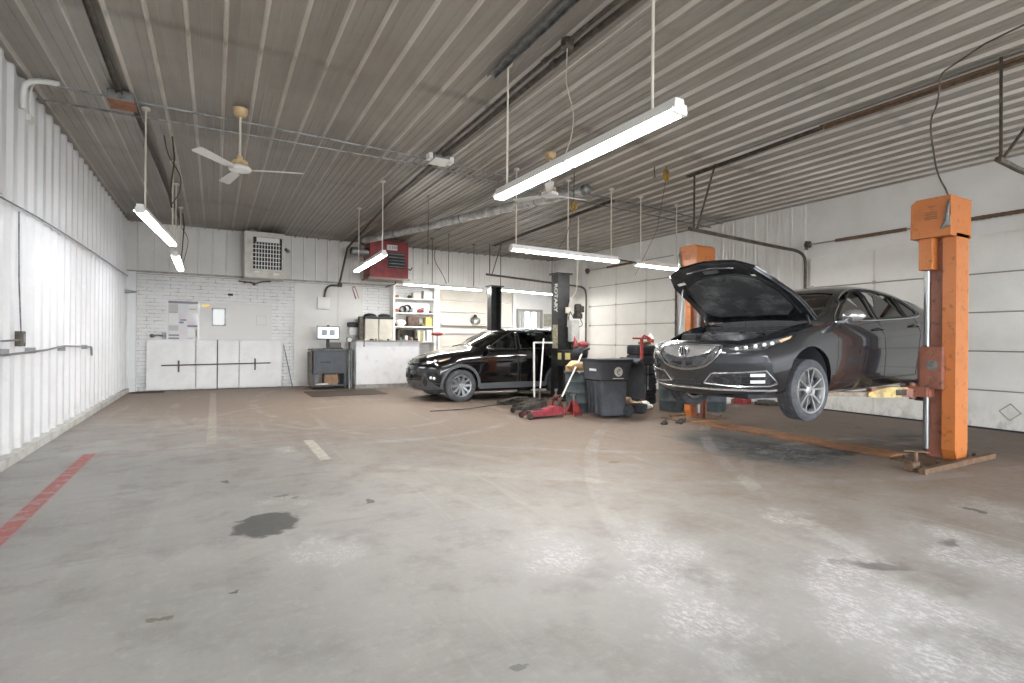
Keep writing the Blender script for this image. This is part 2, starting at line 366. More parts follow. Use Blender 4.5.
# back wall: painted brick below, steel panels above
m, t, b = wall_mat('wall_painted_brick', '#e4e4e3', '#dad9d7', grime='#8c8780', zlo=1.0, gk=.35)
bt = t.new('ShaderNodeTexBrick'); mp = t.new('ShaderNodeMapping'); mp.inputs['Rotation'].default_value = (PI/2, 0, 0)
t.l.new(t.co(), mp.inputs[0]); t.l.new(mp.outputs[0], bt.inputs['Vector'])
bt.inputs['Scale'].default_value = 1; bt.inputs['Brick Width'].default_value = .34; bt.inputs['Row Height'].default_value = .095; bt.inputs['Mortar Size'].default_value = .009; bt.inputs['Mortar Smooth'].default_value = .5
area = t.m('ADD', t.ramp(t.x, 1.98, 1.96), t.m('MULTIPLY', t.ramp(t.x, 3.95, 3.97), t.ramp(t.x, 6.32, 6.3)), clamp=True)
area = t.m('MULTIPLY', area, t.ramp(t.z, 3.0, 2.98))
mort = t.m('MULTIPLY', bt.outputs['Fac'], area)
dirty = t.m('ADD', t.m('MULTIPLY', t.ramp(t.noise(6, 6, .75), .45, .65), .75), .15)
b = t.mix(t.m('MULTIPLY', mort, dirty), b, srgb('#77736d')); t.l.new(b, t.b.inputs['Base Color'])
t.bump(t.m('ADD', t.m('MULTIPLY', mort, -1), t.m('MULTIPLY', t.noise(30, 3), .4)), .5, .012); t.b.inputs['Roughness'].default_value = .6
mb = MB(); mb.box(XL-.1, 9.2, YB, YB+.2, 0, 3.07); mb.box(9.2, XR, YB+.0, YB+.2, 0, 3.07); mb.box(XL, XR, YB+.05, YB+.2, 3.07, ZC)
struct('wall_back', mb, m, smooth=0)
m_up = wall_mat('wall_upper_metal', '#dcdad6', '#d1cfca', gk=.25)[0]
mb = ribbed(ribprof(XL, 6.2, .33, .022, .018, None, start=-1.72), 'z', 3.07, ZC, lambda u, d, a: (u, YB-.01-d, a))
mb2 = ribbed(ribprof(6.2, XR, .2, .02, .012, None, start=6.3), 'z', 3.07, ZC, lambda u, d, a: (u, YB-.01-d, a)); mb.merge(mb2.b)
struct('wall_back_upper', mb, m_up, smooth=0)
mb = MB(); mb.box(XL+.05, 6.3, YB-.045, YB, 3.03, 3.08); mb.box(XL+.05, 6.3, YB-.03, YB, 2.99, 3.005); struct('trim_1', mb, mat('ledge', '#aaa69f', .5, c2='#8d8982'), smooth=0)
mb = MB(); mb.box(-1.97, -1.74, YB-.16, YB, 0, 3.03, bev=.01); mb.box(-1.93, -1.9, YB-.2, YB-.16, 0, 2.5); struct('trim_2', mb, m_left, smooth=0)
mb = MB(); mb.prism([(-1.97, 2.46), (-1.72, 2.5), (-1.72, 2.53), (-1.97, 2.56)], YB-.36, YB-.16, 'y'); struct('trim_3', mb, M['galv'], smooth=0)
# smooth plaster chase with old conduit between the brick fields
mb = MB(); mb.box(1.98, 3.95, YB-.02, YB, 0, 3.0, bev=.006); mb.box(3.2, 3.24, YB-.03, YB-.02, 0, 2.98); struct('trim_4', mb, wall_mat('plaster_white', '#dbd9d4', '#cfccc6', gk=.4)[0], smooth=0)
mb = MB(); mb.box(6.28, 6.42, YB-.12, YB, 0, 3.1, bev=.008); mb.box(9.17, 9.27, YB-.12, YB, 0, 3.1, bev=.008); struct('trim_5', mb, M['white_enamel'], smooth=0)
mb = MB()
for k in range(8):
    z = .05+k*.375; mb.box(6.45, 9.15, YB-.05, YB-.005, z, z+.355, bev=.008)
struct('door_3', mb, wall_mat('rear_door_panel', '#cfc9be', '#c3bcb0', gk=.4)[0], smooth=0)
# window with vertical blinds in the far recess
mb = MB()
for a in ((9.36, 9.43, .95, 2.5), (10.35, 10.42, .95, 2.5), (9.43, 10.35, 2.42, 2.5), (9.43, 10.35, .95, 1.03)): mb.box(a[0], a[1], YB-.09, YB-.01, a[2], a[3])
wf = struct('window_1', mb, mat('window_frame', '#8f8c86', .5), smooth=0)
mb = MB()
for i in range(9): mb.box(9.45+i*.1, 9.53+i*.1, YB-.06, YB-.045, 1.03, 2.42)
bl = mb.build('blind_slats', mat('blind', '#b8bab9', .6), wf, smooth=0)
mb = MB(); mb.box(9.69, 9.86, YB-.075, YB-.065, 1.03, 2.4); mb.box(9.96, 10.14, YB-.075, YB-.065, 1.03, 2.4)
mb.build('daylight_pane', mat('daylight_pane', '#ffffff', .3, emit='#eef4ff', es=.9), wf, smooth=0)

# right wall with two sectional doors
m_right = wall_mat('wall_right_metal', '#e2e0dc', '#d8d5cf', gk=.3)[0]
mb = ribbed(ribprof(6.72, 10.3, .3, .03, .015, (2, .012, .006), start=6.8), 'z', .0, ZC, lambda u, d, a: (XR-.015-d, u, a))
m2 = ribbed(ribprof(14.3, YB, .3, .03, .015, (2, .012, .006), start=14.4), 'z', .0, ZC, lambda u, d, a: (XR-.015-d, u, a)); mb.merge(m2.b)
mb.box(XR-.01, XR, YF, 6.72, 3.1, ZC); mb.box(XR-.01, XR, 10.3, 14.3, 3.78, ZC); mb.box(XR, XR+.15, YF, YB, 0, ZC)
struct('wall_right', mb, m_right, smooth=0)
def sect_door(name, y0, y1, z1, nsec, vdiv, dark_base=True):
    mm_, t, b = wall_mat(name+'_paint', '#e3e0da', '#d8d5ce', grime='#948b7d', zlo=.55, gk=.55)
    mb = MB(); h = z1/nsec
    for k in range(nsec):
        mb.box(XR-.055, XR-.012, y0, y1, k*h+.008+(.02 if k == 0 else 0), (k+1)*h-.008, bev=.006)
    mb.box(XR-.03, XR-.005, y0, y1, .02, z1); d = struct(name, mb, mm_, smooth=0)
    mb = MB()
    for k in range(1, nsec):
        mb.box(XR-.059, XR-.05, y0, y1, k*h-.014, k*h+.006)
    mb.build('section_joint', mat(name+'_joint', '#8d867a', .6), d, smooth=0)
    mb = MB()
    for k in range(nsec):
        for y in vdiv:
            mb.box(XR-.061, XR-.05, y-.02, y+.02, k*h+.03, (k+1)*h-.03)
    mb.build('stile', mat(name+'_stile', '#cfcac1', .5), d, smooth=0)
    mb = MB()
    for k in range(1, nsec):
        for y in list(vdiv)+[y0+.06, y1-.06]:
            mb.box(XR-.075, XR-.06, y-.025, y+.025, k*h-.035, k*h+.035)
            mb.cyl((XR-.08, y-.035, k*h), (XR-.08, y+.035, k*h), .01)
    mb.build('hinge', mat(name+'_hinge', '#b0aaa0', .5, .4), d)
    mb = MB(); mb.box(XR-.05, XR-.02, y0, y1, 0, .03); mb.build('bottom_seal', M['rubber'], d, smooth=0)
    return d
d1 = sect_door('door_1', 10.35, 14.2, 3.78, 6, (11.51, 12.83))
d2 = sect_door('door_2', 1.0, 6.66, 3.16, 5, (2.6, 4.0, 5.41))
# scraped patch on the lowest section of the near door
mb = MB(); X = face_mat((XR-.058, 3.43, .31), (0, -1, 0), (0, 0, 1)) @ Matrix.Rotation(.75, 4, 'Z')
for a in ((-.1, .1, -.1, -.085), (-.1, .1, .085, .1), (-.1, -.085, -.1, .1), (.085, .1, -.1, .1)): mb.box(a[0], a[1], a[2], a[3], -.003, .003, M=X)
mb.build('patch_outline', mat('patch', '#a09a90', .7), d2, smooth=0)
# front wall of the building behind the photographer: header and piers around the open bays
mb = MB()
mb.box(XL-.1, -1.2, YF-.15, YF, 0, ZC); mb.box(4.5, 5.1, YF-.15, YF, 0, ZC); mb.box(10.4, XR+.15, YF-.15, YF, 0, ZC)
mb.box(-1.2, 10.4, YF-.15, YF, 3.9, ZC+.1); struct('wall_front', mb, m_right, smooth=0)

# ================================================================ overhead door tracks
def door_track(label, pts, hangers, shaft=None):
    r = thing('garage_door_track', label, 'door track', pts[0], group='sectional door tracks')
    mb = MB(); mb.tube(pts, .033, 6, smooth=2); mb.build('rail', M['dark_steel'], r)
    for h in hangers:
        mb = MB(); mb.tube(h, .016, 4); mb.build('hanger', M['dark_steel'], r)
    return r
door_track('dark steel track curving over the left edge of the nearer sectional door',
    [(10.82, 6.72, .02), (10.82, 6.72, 2.6), (10.82, 6.71, 3.0), (10.76, 6.7, 3.2), (10.5, 6.69, 3.28), (10.1, 6.68, 3.28), (7.13, 6.5, 3.33)],
    [[(7.25, 6.5, 3.33), (7.25, 6.5, 4.29)], [(7.32, 6.5, 3.34), (7.12, 5.95, 4.29)]])
door_track('dark steel track hanging at the frame edge above the orange lift column',
    [(6.8, 2.25, 3.22), (7.4, 2.2, 3.15), (10.6, 2.0, 3.1)],
    [[(6.87, 2.25, 3.22), (6.95, 2.28, 4.29)], [(6.9, 2.24, 3.25), (7.1, 1.9, 3.9)]])
door_track('dark steel track curving over the far left edge of the farther sectional door',
    [(10.82, 14.26, .02), (10.82, 14.26, 2.6), (10.82, 14.27, 3.0), (10.74, 14.28, 3.17), (10.4, 14.3, 3.2), (7.1, 14.3, 3.36)],
    [[(7.22, 14.3, 3.36), (7.22, 14.3, 4.29)], [(7.3, 14.3, 3.36), (7.6, 14.3, 4.29)]])
mb = MB(); mb.tube([(10.82, 10.3, .02), (10.82, 10.3, 2.9)], .03, 6)
tag(mb.build('garage_door_track', M['dark_steel']), 'dark upright door track rail behind the raised hood', 'door track', 'sectional door tracks')
def torsion(label, x, y0, y1, z, ys0, ys1, drums):
    r = thing('torsion_spring_assembly', label, 'door spring', (x, y0, z))
    mb = MB(); mb.cyl((x, y0, z), (x, y1, z), .013, n=8); mb.build('shaft', M['steel'], r)
    for a, b in zip(ys0, ys1):
        mb = MB(); n = 46; pr = []
        for i in range(n+1): pr += [(.034 if i % 2 else .029, a+(b-a)*i/n)]
        mb.lathe(pr, (x, 0, z), (0, 1, 0), 12); mb.build('spring', M['rust'], r)
    for y in drums:
        mb = MB(); mb.lathe([(.06, -.03), (.075, -.028), (.06, -.015), (.06, .02), (.085, .03), (.03, .05)], (x, y, z), (0, 1, 0), 16); mb.build('cable_drum', M['dark_steel'], r)
        mb = MB(); mb.box(x-.02, XR-.04, y+.05, y+.07, z-.1, z+.08); mb.cyl((x, y+.07, z), (x, y+.045, z), .05); mb.build('bearing_plate', M['galv'], r)
torsion('torsion spring shaft with brown springs above the nearer sectional door', 10.83, 1.2, 6.72, 3.43, (4.85, 2.2), (6.1, 4.15), (6.66,))
torsion('torsion spring shaft with brown spring above the farther sectional door', 10.83, 10.4, 14.3, 3.72, (12.0,), (13.2,), (14.2,))
# ================================================================ fluorescent strip lights
def light_fixture(label, p0, p1, z, rods, n=2, w=.115, rodm='rod', rows=(-1, 1), glow='tube_glow'):
    p0, p1 = Vector((p0[0], p0[1], 0)), Vector((p1[0], p1[1], 0)); L = (p1-p0).length; ang = math.atan2(p1.y-p0.y, p1.x-p0.x)
    r = thing('fluorescent_light', label, 'ceiling light', (p0.x, p0.y, z), ang, 'hanging fluorescent strip lights')
    mb = MB(); hw = w/2
    mb.prism([(-hw*.62, .10), (hw*.62, .10), (hw*.72, .04), (hw*1.12, .03), (hw*1.2, .012), (hw*1.15, .012), (hw*1.05, .022), (-hw*1.05, .022), (-hw*1.15, .012), (-hw*1.2, .012), (-hw*1.12, .03), (-hw*.72, .04)], 0, L, 'x')
    mb.build('housing', M['lamp_housing'], r, local=True, smooth=0)
    for a in (-.012, L-.012): mb = MB(); mb.box(a, a+.024, -hw*.9, hw*.9, -.012, .06, bev=.004); mb.build('end_cap', M['white_enamel'], r, local=True, smooth=0)
    mb = MB(); mb.box(L/2-.02, L/2+.02, -hw*.8, hw*.8, -.004, .03); mb.build('lamp_holder', M['white_enamel'], r, local=True, smooth=0)
    for k in range(n):
        a, b = L*k/n+.03, L*(k+1)/n-.03
        for s in rows:
            mb = MB(); mb.cyl((a, s*hw*.55, .004), (b, s*hw*.55, .004), .0165, n=10)
            mb.build('lamp_tube', M[glow], r, local=True)
    for q in rods:
        mb = MB(); mb.cyl((L*q, 0, .095), (L*q, 0, ZC-.03-z), .011, n=8); mb.cyl((L*q, 0, ZC-.06-z), (L*q, 0, ZC-.03-z), .045, .05, n=12)
        mb.build('hanger_rod', M[rodm], r, local=True)
    return r
ZL = 2.9
light_fixture('largest hanging fluorescent light, nearest the viewer, seen end on from below', (2.70, 2.55), (2.67, 5.08), ZL, (.1, .93), rows=(-.9, .9), w=.13)
light_fixture('fluorescent light hanging closest to the corrugated wall', (-.81, 7.86), (-.62, 10.46), ZL, (.12, .97), glow='tube_dim')
light_fixture('short-looking fluorescent light in front of the brick wall, beyond the one nearest the corrugated wall', (-.66, 11.75), (-.69, 14.2), ZL, (.05, .9), glow='tube_dim')
light_fixture('slanting fluorescent light in front of the red unit heater', (2.78, 12.2), (2.67, 9.55), ZL, (.1, .95))
light_fixture('long fluorescent light hanging just above the front black lift column', (4.35, 7.82), (6.76, 7.93), ZL, (.04, .5, .93))
light_fixture('fluorescent light ending beside the raised hood', (7.32, 8.03), (8.58, 8.11), ZL, (.1, .95), n=1)
light_fixture('fluorescent light hanging in front of the white storage shelves', (4.52, 14.25), (7.12, 14.7), ZL, (.35, .9), rodm='dark_steel')
light_fixture('fluorescent light between the two black lift columns', (7.5, 14.2), (9.95, 14.7), ZL, (.02, .9), rodm='dark_steel')
mb = MB(); mb.tube([(6.76, 7.93, 2.95), (7.32, 8.03, 2.95)], .014, 6); tag(mb.build('conduit', M['dark_steel']), 'short dark conduit linking two hanging lights near the raised hood', 'conduit')
# ================================================================ ceiling fans
def ceiling_fan(label, x, y, zh, angs, R):
    r = thing('ceiling_fan', label, 'ceiling fan', (x, y, zh), group='white ceiling fans')
    mb = MB(); mb.lathe([(.03, ZC-.14), (.06, ZC-.13), (.085, ZC-.09), (.09, ZC-.035), (.07, ZC-.03)], (x, y, 0)); mb.build('canopy', M['cream'], r)
    mb = MB(); mb.cyl((x, y, zh+.13), (x, y, ZC-.13), .014, n=10); mb.build('downrod', M['rod'], r)
    mb = MB(); mb.lathe([(.03, .19), (.035, .14), (.09, .12), (.1, .08), (.075, .055), (.06, .05)], (x, y, zh)); mb.build('motor_cap', M['cream'], r)
    mb = MB(); mb.lathe([(.06, .06), (.12, .05), (.135, .025), (.125, 0), (.06, -.015), (.0, -.018)], (x, y, zh), n=32); mb.build('motor_housing', M['white_enamel'], r)
    for a in angs:
        a = math.radians(a); Xm = Matrix.Translation((x, y, zh+.015)) @ Matrix.Rotation(a, 4, 'Z') @ Matrix.Rotation(math.radians(12), 4, 'X')
        mb = MB(); mb.X = Xm; mb.prism([(.19, -.055), (R-.03, -.07), (R, -.05), (R, .055), (R-.03, .07), (.19, .045)], -.003, .003); bl = mb.build('blade', M['white_enamel'], r, smooth=0)
        mb = MB(); mb.X = Xm; mb.prism([(.1, -.02), (.26, -.03), (.26, .03), (.1, .02)], -.008, -.002); mb.build('blade_bracket', M['white_enamel'], bl, smooth=0)
    return r
ceiling_fan('white three-bladed ceiling fan on a cream canopy over the open floor', .26, 7.58, 3.5, (-128, -19, 103), .76)
ceiling_fan('white ceiling fan partly hidden behind the largest hanging light', 4.52, 6.9, 3.62, (-3.6, 116, 236), .66)
# ================================================================ conduits, struts, boxes on the ceiling
def one(name, mb, m, label, cat, group=None, **k):
    return tag(mb.build(name, m, **k), label, cat, group)
zc = ZC-.078
mb = MB(); mb.tube([(-1.6, 7.87, zc), (.5, 7.9, zc), (2.85, 8.0, zc), (3.3, 8.02, zc-.01), (4.3, 8.15, zc), (7.5, 8.4, zc), (10.7, 8.72, zc)], .012, 6)
one('conduit', mb, M['galv'], 'thin conduit crossing the whole ceiling from the white elbow, the nearer of two', 'conduit', 'conduits across the ceiling')
mb = MB(); mb.tube([(-1.9, 8.38, zc-.01), (.5, 8.36, zc), (3.2, 8.33, zc), (5.2, 8.7, zc), (10.8, 9.15, zc)], .012, 6)
one('conduit', mb, M['galv'], 'thin conduit crossing the whole ceiling, the farther of two', 'conduit', 'conduits across the ceiling')
mb = MB(); mb.tube([(XL+.09, 7.95, 3.95), (XL+.09, 7.93, 4.12), (-1.87, 7.9, 4.25), (-1.72, 7.88, 4.28), (-1.58, 7.87, 4.275)], .03, 10, smooth=1)
mb.tube([(XL+.09, 8.18, 3.9), (XL+.1, 8.12, 4.1), (-1.84, 7.97, 4.27), (-1.74, 7.9, 4.29)], .012, 8, smooth=1)
mb.box(XL+.06, XL+.12, 8.1, 8.24, 3.88, 3.95)
one('conduit_elbow', mb, M['white_enamel'], 'white plastic elbow where conduit turns from the corrugated wall to the ceiling', 'conduit')
r = thing('junction_box', 'galvanized junction box with rusty orange cover on the ceiling', 'junction box', (-1.0, 7.9, 4.16))
mb = MB(); mb.box(-1.12, -.86, 7.7, 7.98, 4.16, 4.275, bev=.006); mb.build('box_body', M['galv'], r, smooth=0)
mb = MB(); mb.box(-1.12, -.86, 7.7, 7.985, 4.145, 4.158); mb.box(-1.12, -.86, 7.98, 7.99, 4.15, 4.22); mb.build('cover', M['rust_orange'], r, smooth=0)
r = thing('junction_box', 'grey metal junction box where conduits meet at mid ceiling', 'junction box', (3.05, 7.95, 4.15))
mb = MB(); mb.box(2.92, 3.2, 7.75, 8.0, 4.19, 4.275, bev=.006); mb.build('box_body', M['galv'], r, smooth=0)
mb = MB(); mb.box(2.94, 3.22, 7.7, 8.03, 4.17, 4.185); mb.box(3.2, 3.27, 7.75, 7.9, 4.16, 4.25, bev=.004); mb.box(2.84, 2.9, 7.7, 7.85, 4.16, 4.25, bev=.004); mb.build('cover', M['white_enamel'], r, smooth=0)
r = thing('wire_spool_box', 'round dark octagon box with hanging wire above the largest light', 'junction box', (2.95, 4.22, 4.2))
mb = MB(); mb.cyl((2.95, 4.22, 4.2), (2.95, 4.22, 4.285), .065, n=8); mb.build('box_body', M['dark_steel'], r, smooth=0)
mb = MB(); mb.tube([(2.95, 4.22, 4.2), (2.93, 4.2, 4.02), (2.99, 4.3, 3.9), (3.02, 4.2, 3.6), (2.9, 4.05, 3.3), (2.72, 3.95, 2.98)], .005, 6, smooth=2); mb.build('lamp_cord', M['rod'], r)
def strut(label, x, y0, y1, w, m, cat='strut', h=.035, z=None, x1=None):
    mb = MB(); z = z or ZC-.062; x1 = x if x1 is None else x1
    for s in (-1, 1): mb.prism([(x+s*w/2-.003, y0), (x+s*w/2+.003, y0), (x1+s*w/2+.003, y1), (x1+s*w/2-.003, y1)], z-h, z)
    mb.prism([(x-w/2, y0), (x+w/2, y0), (x1+w/2, y1), (x1-w/2, y1)], z-.006, z)
    return one('ceiling_strut', mb, M[m], label, cat, smooth=0)
strut('dark slotted strut along the ceiling passing over the rusty junction box', -.93, 1.5, 7.72, .055, 'dark_steel', x1=-1.0)
strut('dark slotted strut running from the rusty box to the wall lights', -.9, 7.98, 15.3, .05, 'dark_steel', x1=-.75)
strut('pale blue-grey strut end on the ceiling near the first light rod', 2.6, 3.0, 5.15, .09, 'galv')
strut('rust-brown angle iron on the ceiling above the raised car', 7.05, 1.3, 4.15, .11, 'rust', x1=7.03)
strut('thin dark angle iron continuing from the rusty one to a track hanger', 7.03, 4.15, 6.55, .06, 'dark_steel', x1=7.14)
strut('dark angle iron on the ceiling above the black lift columns', 7.05, 8.4, 14.35, .07, 'dark_steel', x1=7.35)
for k, (dx, rr, lb) in enumerate(((0, .032, 'thicker'), (-.12, .02, 'thinner'))):
    mb = MB(); mb.tube([(3.1+dx, 1.6, zc), (3.05+dx, 4.0, zc), (3.08+dx, 7.7, zc)], rr, 8); mb.cyl((3.05+dx, 4.55, zc), (3.05+dx, 4.63, zc), rr*1.35, n=10)
    one('conduit', mb, M['dark_steel'], 'the %s of two dark pipes running along the ceiling beside the round box' % lb, 'conduit')
mb = MB(); mb.tube([(3.05, 8.1, zc-.015), (3.15, 11, zc-.015), (3.5, 15.9, zc-.02), (3.45, YB-.06, 4.1), (3.24, YB-.06, 3.05)], .03, 8)
mb.box(3.18, 3.3, YB-.12, YB-.02, 2.93, 3.05, bev=.01); mb.tube([(3.2, YB-.07, 2.97), (3.0, YB-.07, 2.97), (2.86, YB-.07, 2.9), (2.8, YB-.07, 2.6)], .03, 8, smooth=2)
one('conduit', mb, M['dark_steel'], 'grey conduit dropping from the ceiling down to the white electrical box', 'conduit')
mb = MB(); mb.box(2.6, 2.95, YB-.14, YB-.02, 2.25, 2.6, bev=.008)
one('electrical_box', mb, M['white_enamel'], 'white square electrical box on the plaster below a grey conduit bend', 'electrical box')
for i, (x, y, z0, z1, lb) in enumerate(((-.56, 9.1, 3.25, 4.28, 'above the corrugated-wall light'), (-.68, 14.6, 3.0, 4.28, 'beside the light before the brick wall'))):
    r = thing('hanging_cable', 'dark looped cable dangling from the ceiling '+lb, 'cable', (x, y, z0), group='looped cables')
    mb = MB(); mb.tube([(x, y, z1), (x+.03, y, z1-.3), (x-.02, y, z0+.2), (x, y, z0)], .012, 6); mb.build('cable', M['dark_steel'], r)
    mb = MB(); mb.tube([(x-.1, y, z1), (x-.05, y, z1-.3), (x+.12, y, z1-.55), (x+.1, y, z1-.8), (x, y, z0+.05)], .007, 6, smooth=2); mb.build('loop', M['dark_steel'], r)
# ================================================================ exhaust duct, heaters
r = thing('exhaust_duct', 'silver sheet metal flue pipe sloping along the ceiling to the red heater', 'duct', (3.6, 14.8, 4.0))
mb = MB(); pr = []; P0, P1 = Vector((3.62, 14.9, 4.12)), Vector((5.8, 7.75, 4.1)); d = P1-P0; L = d.length; nseg = 9
for i in range(nseg): pr += [(.088, L*i/nseg), (.088, L*(i+1)/nseg-.03), (.094, L*(i+1)/nseg-.02), (.094, L*(i+1)/nseg-.002)]
mb.lathe(pr, P0, d, 18); mb.build('pipe', mat('flue', '#cbcdcc', .38, .4, c2='#a6a49e', ns=5, c3='#6b6259'), r)
mb = MB(); mb.lathe([(.09, 0), (.1, .01), (.1, .1), (.06, .14), (.0, .15)], P1, d, 18); mb.build('end_cap', M['galv'], r)
mb = MB(); mb.tube([P0, (3.6, 15.05, 4.1), (3.6, 15.12, 3.98), (3.6, 15.14, 3.9)], .085, 14, smooth=2); mb.build('elbow', M['galv'], r)
for q in (.2, .55, .85):
    c = P0.lerp(P1, q); mb = MB(); mb.lathe([(.098, -.012), (.102, 0), (.098, .012)], c, d, 18); mb.cyl(c+Vector((0, 0, .08)), (c.x, c.y, ZC-.01), .006, n=6); mb.build('strap', M['galv'], r)
r = thing('unit_heater', 'red gas unit heater hanging at the back wall with a white label', 'heater', (4.35, 15.2, 3.12))
mb = MB(); mb.box(3.78, 4.9, 14.95, 15.7, 3.14, 4.2, bev=.015); mb.build('case', M['red_heater'], r, smooth=0)
mb = MB(); mb.box(4.3, 4.78, 14.935, 14.95, 3.42, 3.86); mb.build('outlet', M['black'], r, smooth=0)
mb = MB()
for k in range(5): mb.box(4.31, 4.77, 14.90, 14.95, 3.45+k*.09, 3.455+k*.09, M=Matrix.Identity(4)); mb.box(4.31, 4.77, 14.9, 14.91, 3.45+k*.09, 3.47+k*.09)
mb.build('louver', M['galv'], r, smooth=0)
mb = MB(); mb.box(3.74, 4.94, 14.93, 15.72, 3.08, 3.14); mb.build('bottom_pan', mat('pan', '#8d7f73', .6), r, smooth=0)
mb = MB(); mb.box(4.26, 4.56, 14.925, 14.945, 3.93, 4.08); mb.build('label_plate', M['paper'], r, smooth=0)
text_mesh('1 314', .1, face_mat((4.43, 14.922, 4.0), (1, 0, 0), (0, 0, 1)), m=M['greasy'], parent=r)
mb = MB(); mb.lathe([(.11, 0), (.12, .03), (.12, .5), (.1, .52), (.1, 0)], (3.3, 15.14, 3.84), (1, 0, 0), 20); mb.build('vent_collar', M['galv'], r)
mb = MB(); mb.tube([(4.9, 15.1, 3.45), (5.02, 15.1, 3.42), (5.06, 15.1, 3.5)], .02, 6); mb.tube([(4.6, 15.2, 3.1), (4.6, 15.2, 3.0), (4.45, 15.2, 2.95), (4.3, 15.2, 2.9)], .02, 8, smooth=1); mb.build('gas_pipe', M['dark_steel'], r)
for x in (3.9, 4.8):
    mb = MB(); mb.cyl((x, 15.3, 4.2), (x, 15.3, ZC-.01), .01); mb.build('hanger_rod', M['galv'], r)
r = thing('unit_heater', 'white unit heater with a black gridded outlet high on the brick wall', 'heater', (1.2, 15.9, 2.98))
wh = mat('heater_white', '#cfccc4', .45, c2='#bdb9af', ns=4)
mb = MB(); mb.box(.66, 1.62, 15.55, 16.3, 2.98, 4.2, bev=.012); mb.build('case', wh, r, smooth=0)
mb = MB(); mb.box(.86, 1.56, 15.53, 15.55, 3.22, 4.06); mb.build('outlet', M['black'], r, smooth=0)
mb = MB()
for k in range(9): mb.box(.92+k*.07, .936+k*.07, 15.522, 15.53, 3.22, 3.92)
for k in range(6): mb.box(.86, 1.52, 15.52, 15.528, 3.3+k*.11, 3.316+k*.11)
mb.box(.94, 1.5, 15.51, 15.53, 3.93, 4.05); mb.build('grille', M['white_enamel'], r, smooth=0)
mb = MB(); mb.box(.9, 1.02, 15.535, 15.55, 3.12, 3.15); mb.box(1.36, 1.5, 15.535, 15.55, 3.08, 3.12); mb.build('nameplate', M['white_enamel'], r, smooth=0)
mb = MB(); mb.tube([(1.66, 15.6, 3.8), (1.72, 15.5, 3.72)], .045, 10); mb.build('sensor', M['steel'], r)
mb = MB(); mb.cyl((.85, 15.9, 4.18), (.85, 15.9, ZC-.01), .09, n=14); mb.cyl((1.5, 15.9, 4.2), (1.5, 15.9, ZC-.01), .01, n=6); mb.build('flue', M['galv'], r)
mb = MB(); mb.tube([(.55, 16.2, 2.93), (.8, 16.1, 2.9), (.95, 16.0, 2.86), (1.1, 16.1, 2.93), (1.35, 16.2, 2.97)], .02, 6); mb.blob((.92, 16.0, 2.85), .05, 1); mb.blob((.7, 16.1, 2.9), .04, 1); mb.build('gas_pipe', M['dark_steel'], r)
# hooks and pulleys on the ceiling
for lb, x, y, z, mt, nm in (('brass pulley block hanging from the ceiling with a cord, farther from the wall lights', 6.53, 6.45, 4.1, 'brass', 'pulley'), ('brass pulley block hanging under the ceiling near the second fan', 5.41, 7.5, 3.68, 'brass', 'pulley')):
    r = thing(nm, lb, 'pulley', (x, y, z), group='brass pulleys')
    mb = MB()
    for s in (-.035, .035): mb.blob((x+s, y, z+.04), .045, 2, sq=(.5, .8, 2.3))
    mb.build('cheek', M[mt], r)
    mb = MB(); mb.cyl((x-.03, y, z+.06), (x+.03, y, z+.06), .03); mb.build('wheel', M['steel'], r)
    mb = MB(); mb.tube([(x, y, z+.1), (x, y, ZC-.03)], .008, 6); mb.build('hook', M['dark_steel'], r)
    mb = MB(); mb.tube([(x, y, z), (x+.1, y+.3, 3.3), (x+.25, y+1.0, 2.6)] if z > 3.9 else [(x, y, z), (x-.02, y+.2, 3.2), (x+.02, y+.6, 2.97)], .004, 5); mb.build('cord', M['dark_steel'], r)
r = thing('hook', 'small steel snap hook hanging from the ceiling beside the brass pulley', 'hook', (6.42, 6.6, 4.1))
mb = MB(); mb.blob((6.42, 6.6, 4.12), .035, 2, sq=(.7, .7, 1.6)); mb.build('hook_body', M['steel'], r)
mb = MB(); mb.tube([(6.42, 6.6, 4.16), (6.4, 6.6, 4.25), (6.42, 6.6, 4.3)], .01, 6); mb.build('shackle', M['rust'], r)
mb = MB(); mb.tube([(6.66, 2.64, 4.24), (6.6, 2.66, 4.18), (6.72, 2.72, 3.95), (6.62, 2.76, 3.75), (6.8, 2.8, 3.5), (7.0, 2.84, 3.25), (7.35, 2.87, 3.1), (7.36, 2.86, 2.9)], .009, 6, smooth=2); mb.tube([(6.66, 2.64, 4.24), (6.4, 2.22, 4.245), (6.2, 1.5, 4.245)], .009, 6)
one('power_cable', mb, M['dark_steel'], 'dark flexible cable running from the ceiling to the near orange lift column', 'cable')
# drop rods hanging free near the back wall
for x, y, z in ((3.75, 10.2, 2.9), (5.6, 13.6, 2.95)):
    mb = MB(); mb.cyl((x, y, z), (x, y, ZC-.03), .008, n=6); mb.cyl((x, y, ZC-.05), (x, y, ZC-.03), .03, n=8)
    one('drop_rod', mb, M['dark_steel'], 'thin rod hanging from the ceiling ' + ('before the red heater' if x < 4 else 'behind the shelf light'), 'rod', 'drop rods')
mb = MB(); mb.tube([(6.0, 15.6, 4.28), (5.9, 15.6, 3.9), (6.25, 15.6, 3.4), (6.35, 15.6, 3.15)], .01, 6, smooth=2); one('hanging_cable', mb, M['dark_steel'], 'thin wavy cable hanging before the upper back wall behind the car', 'cable')
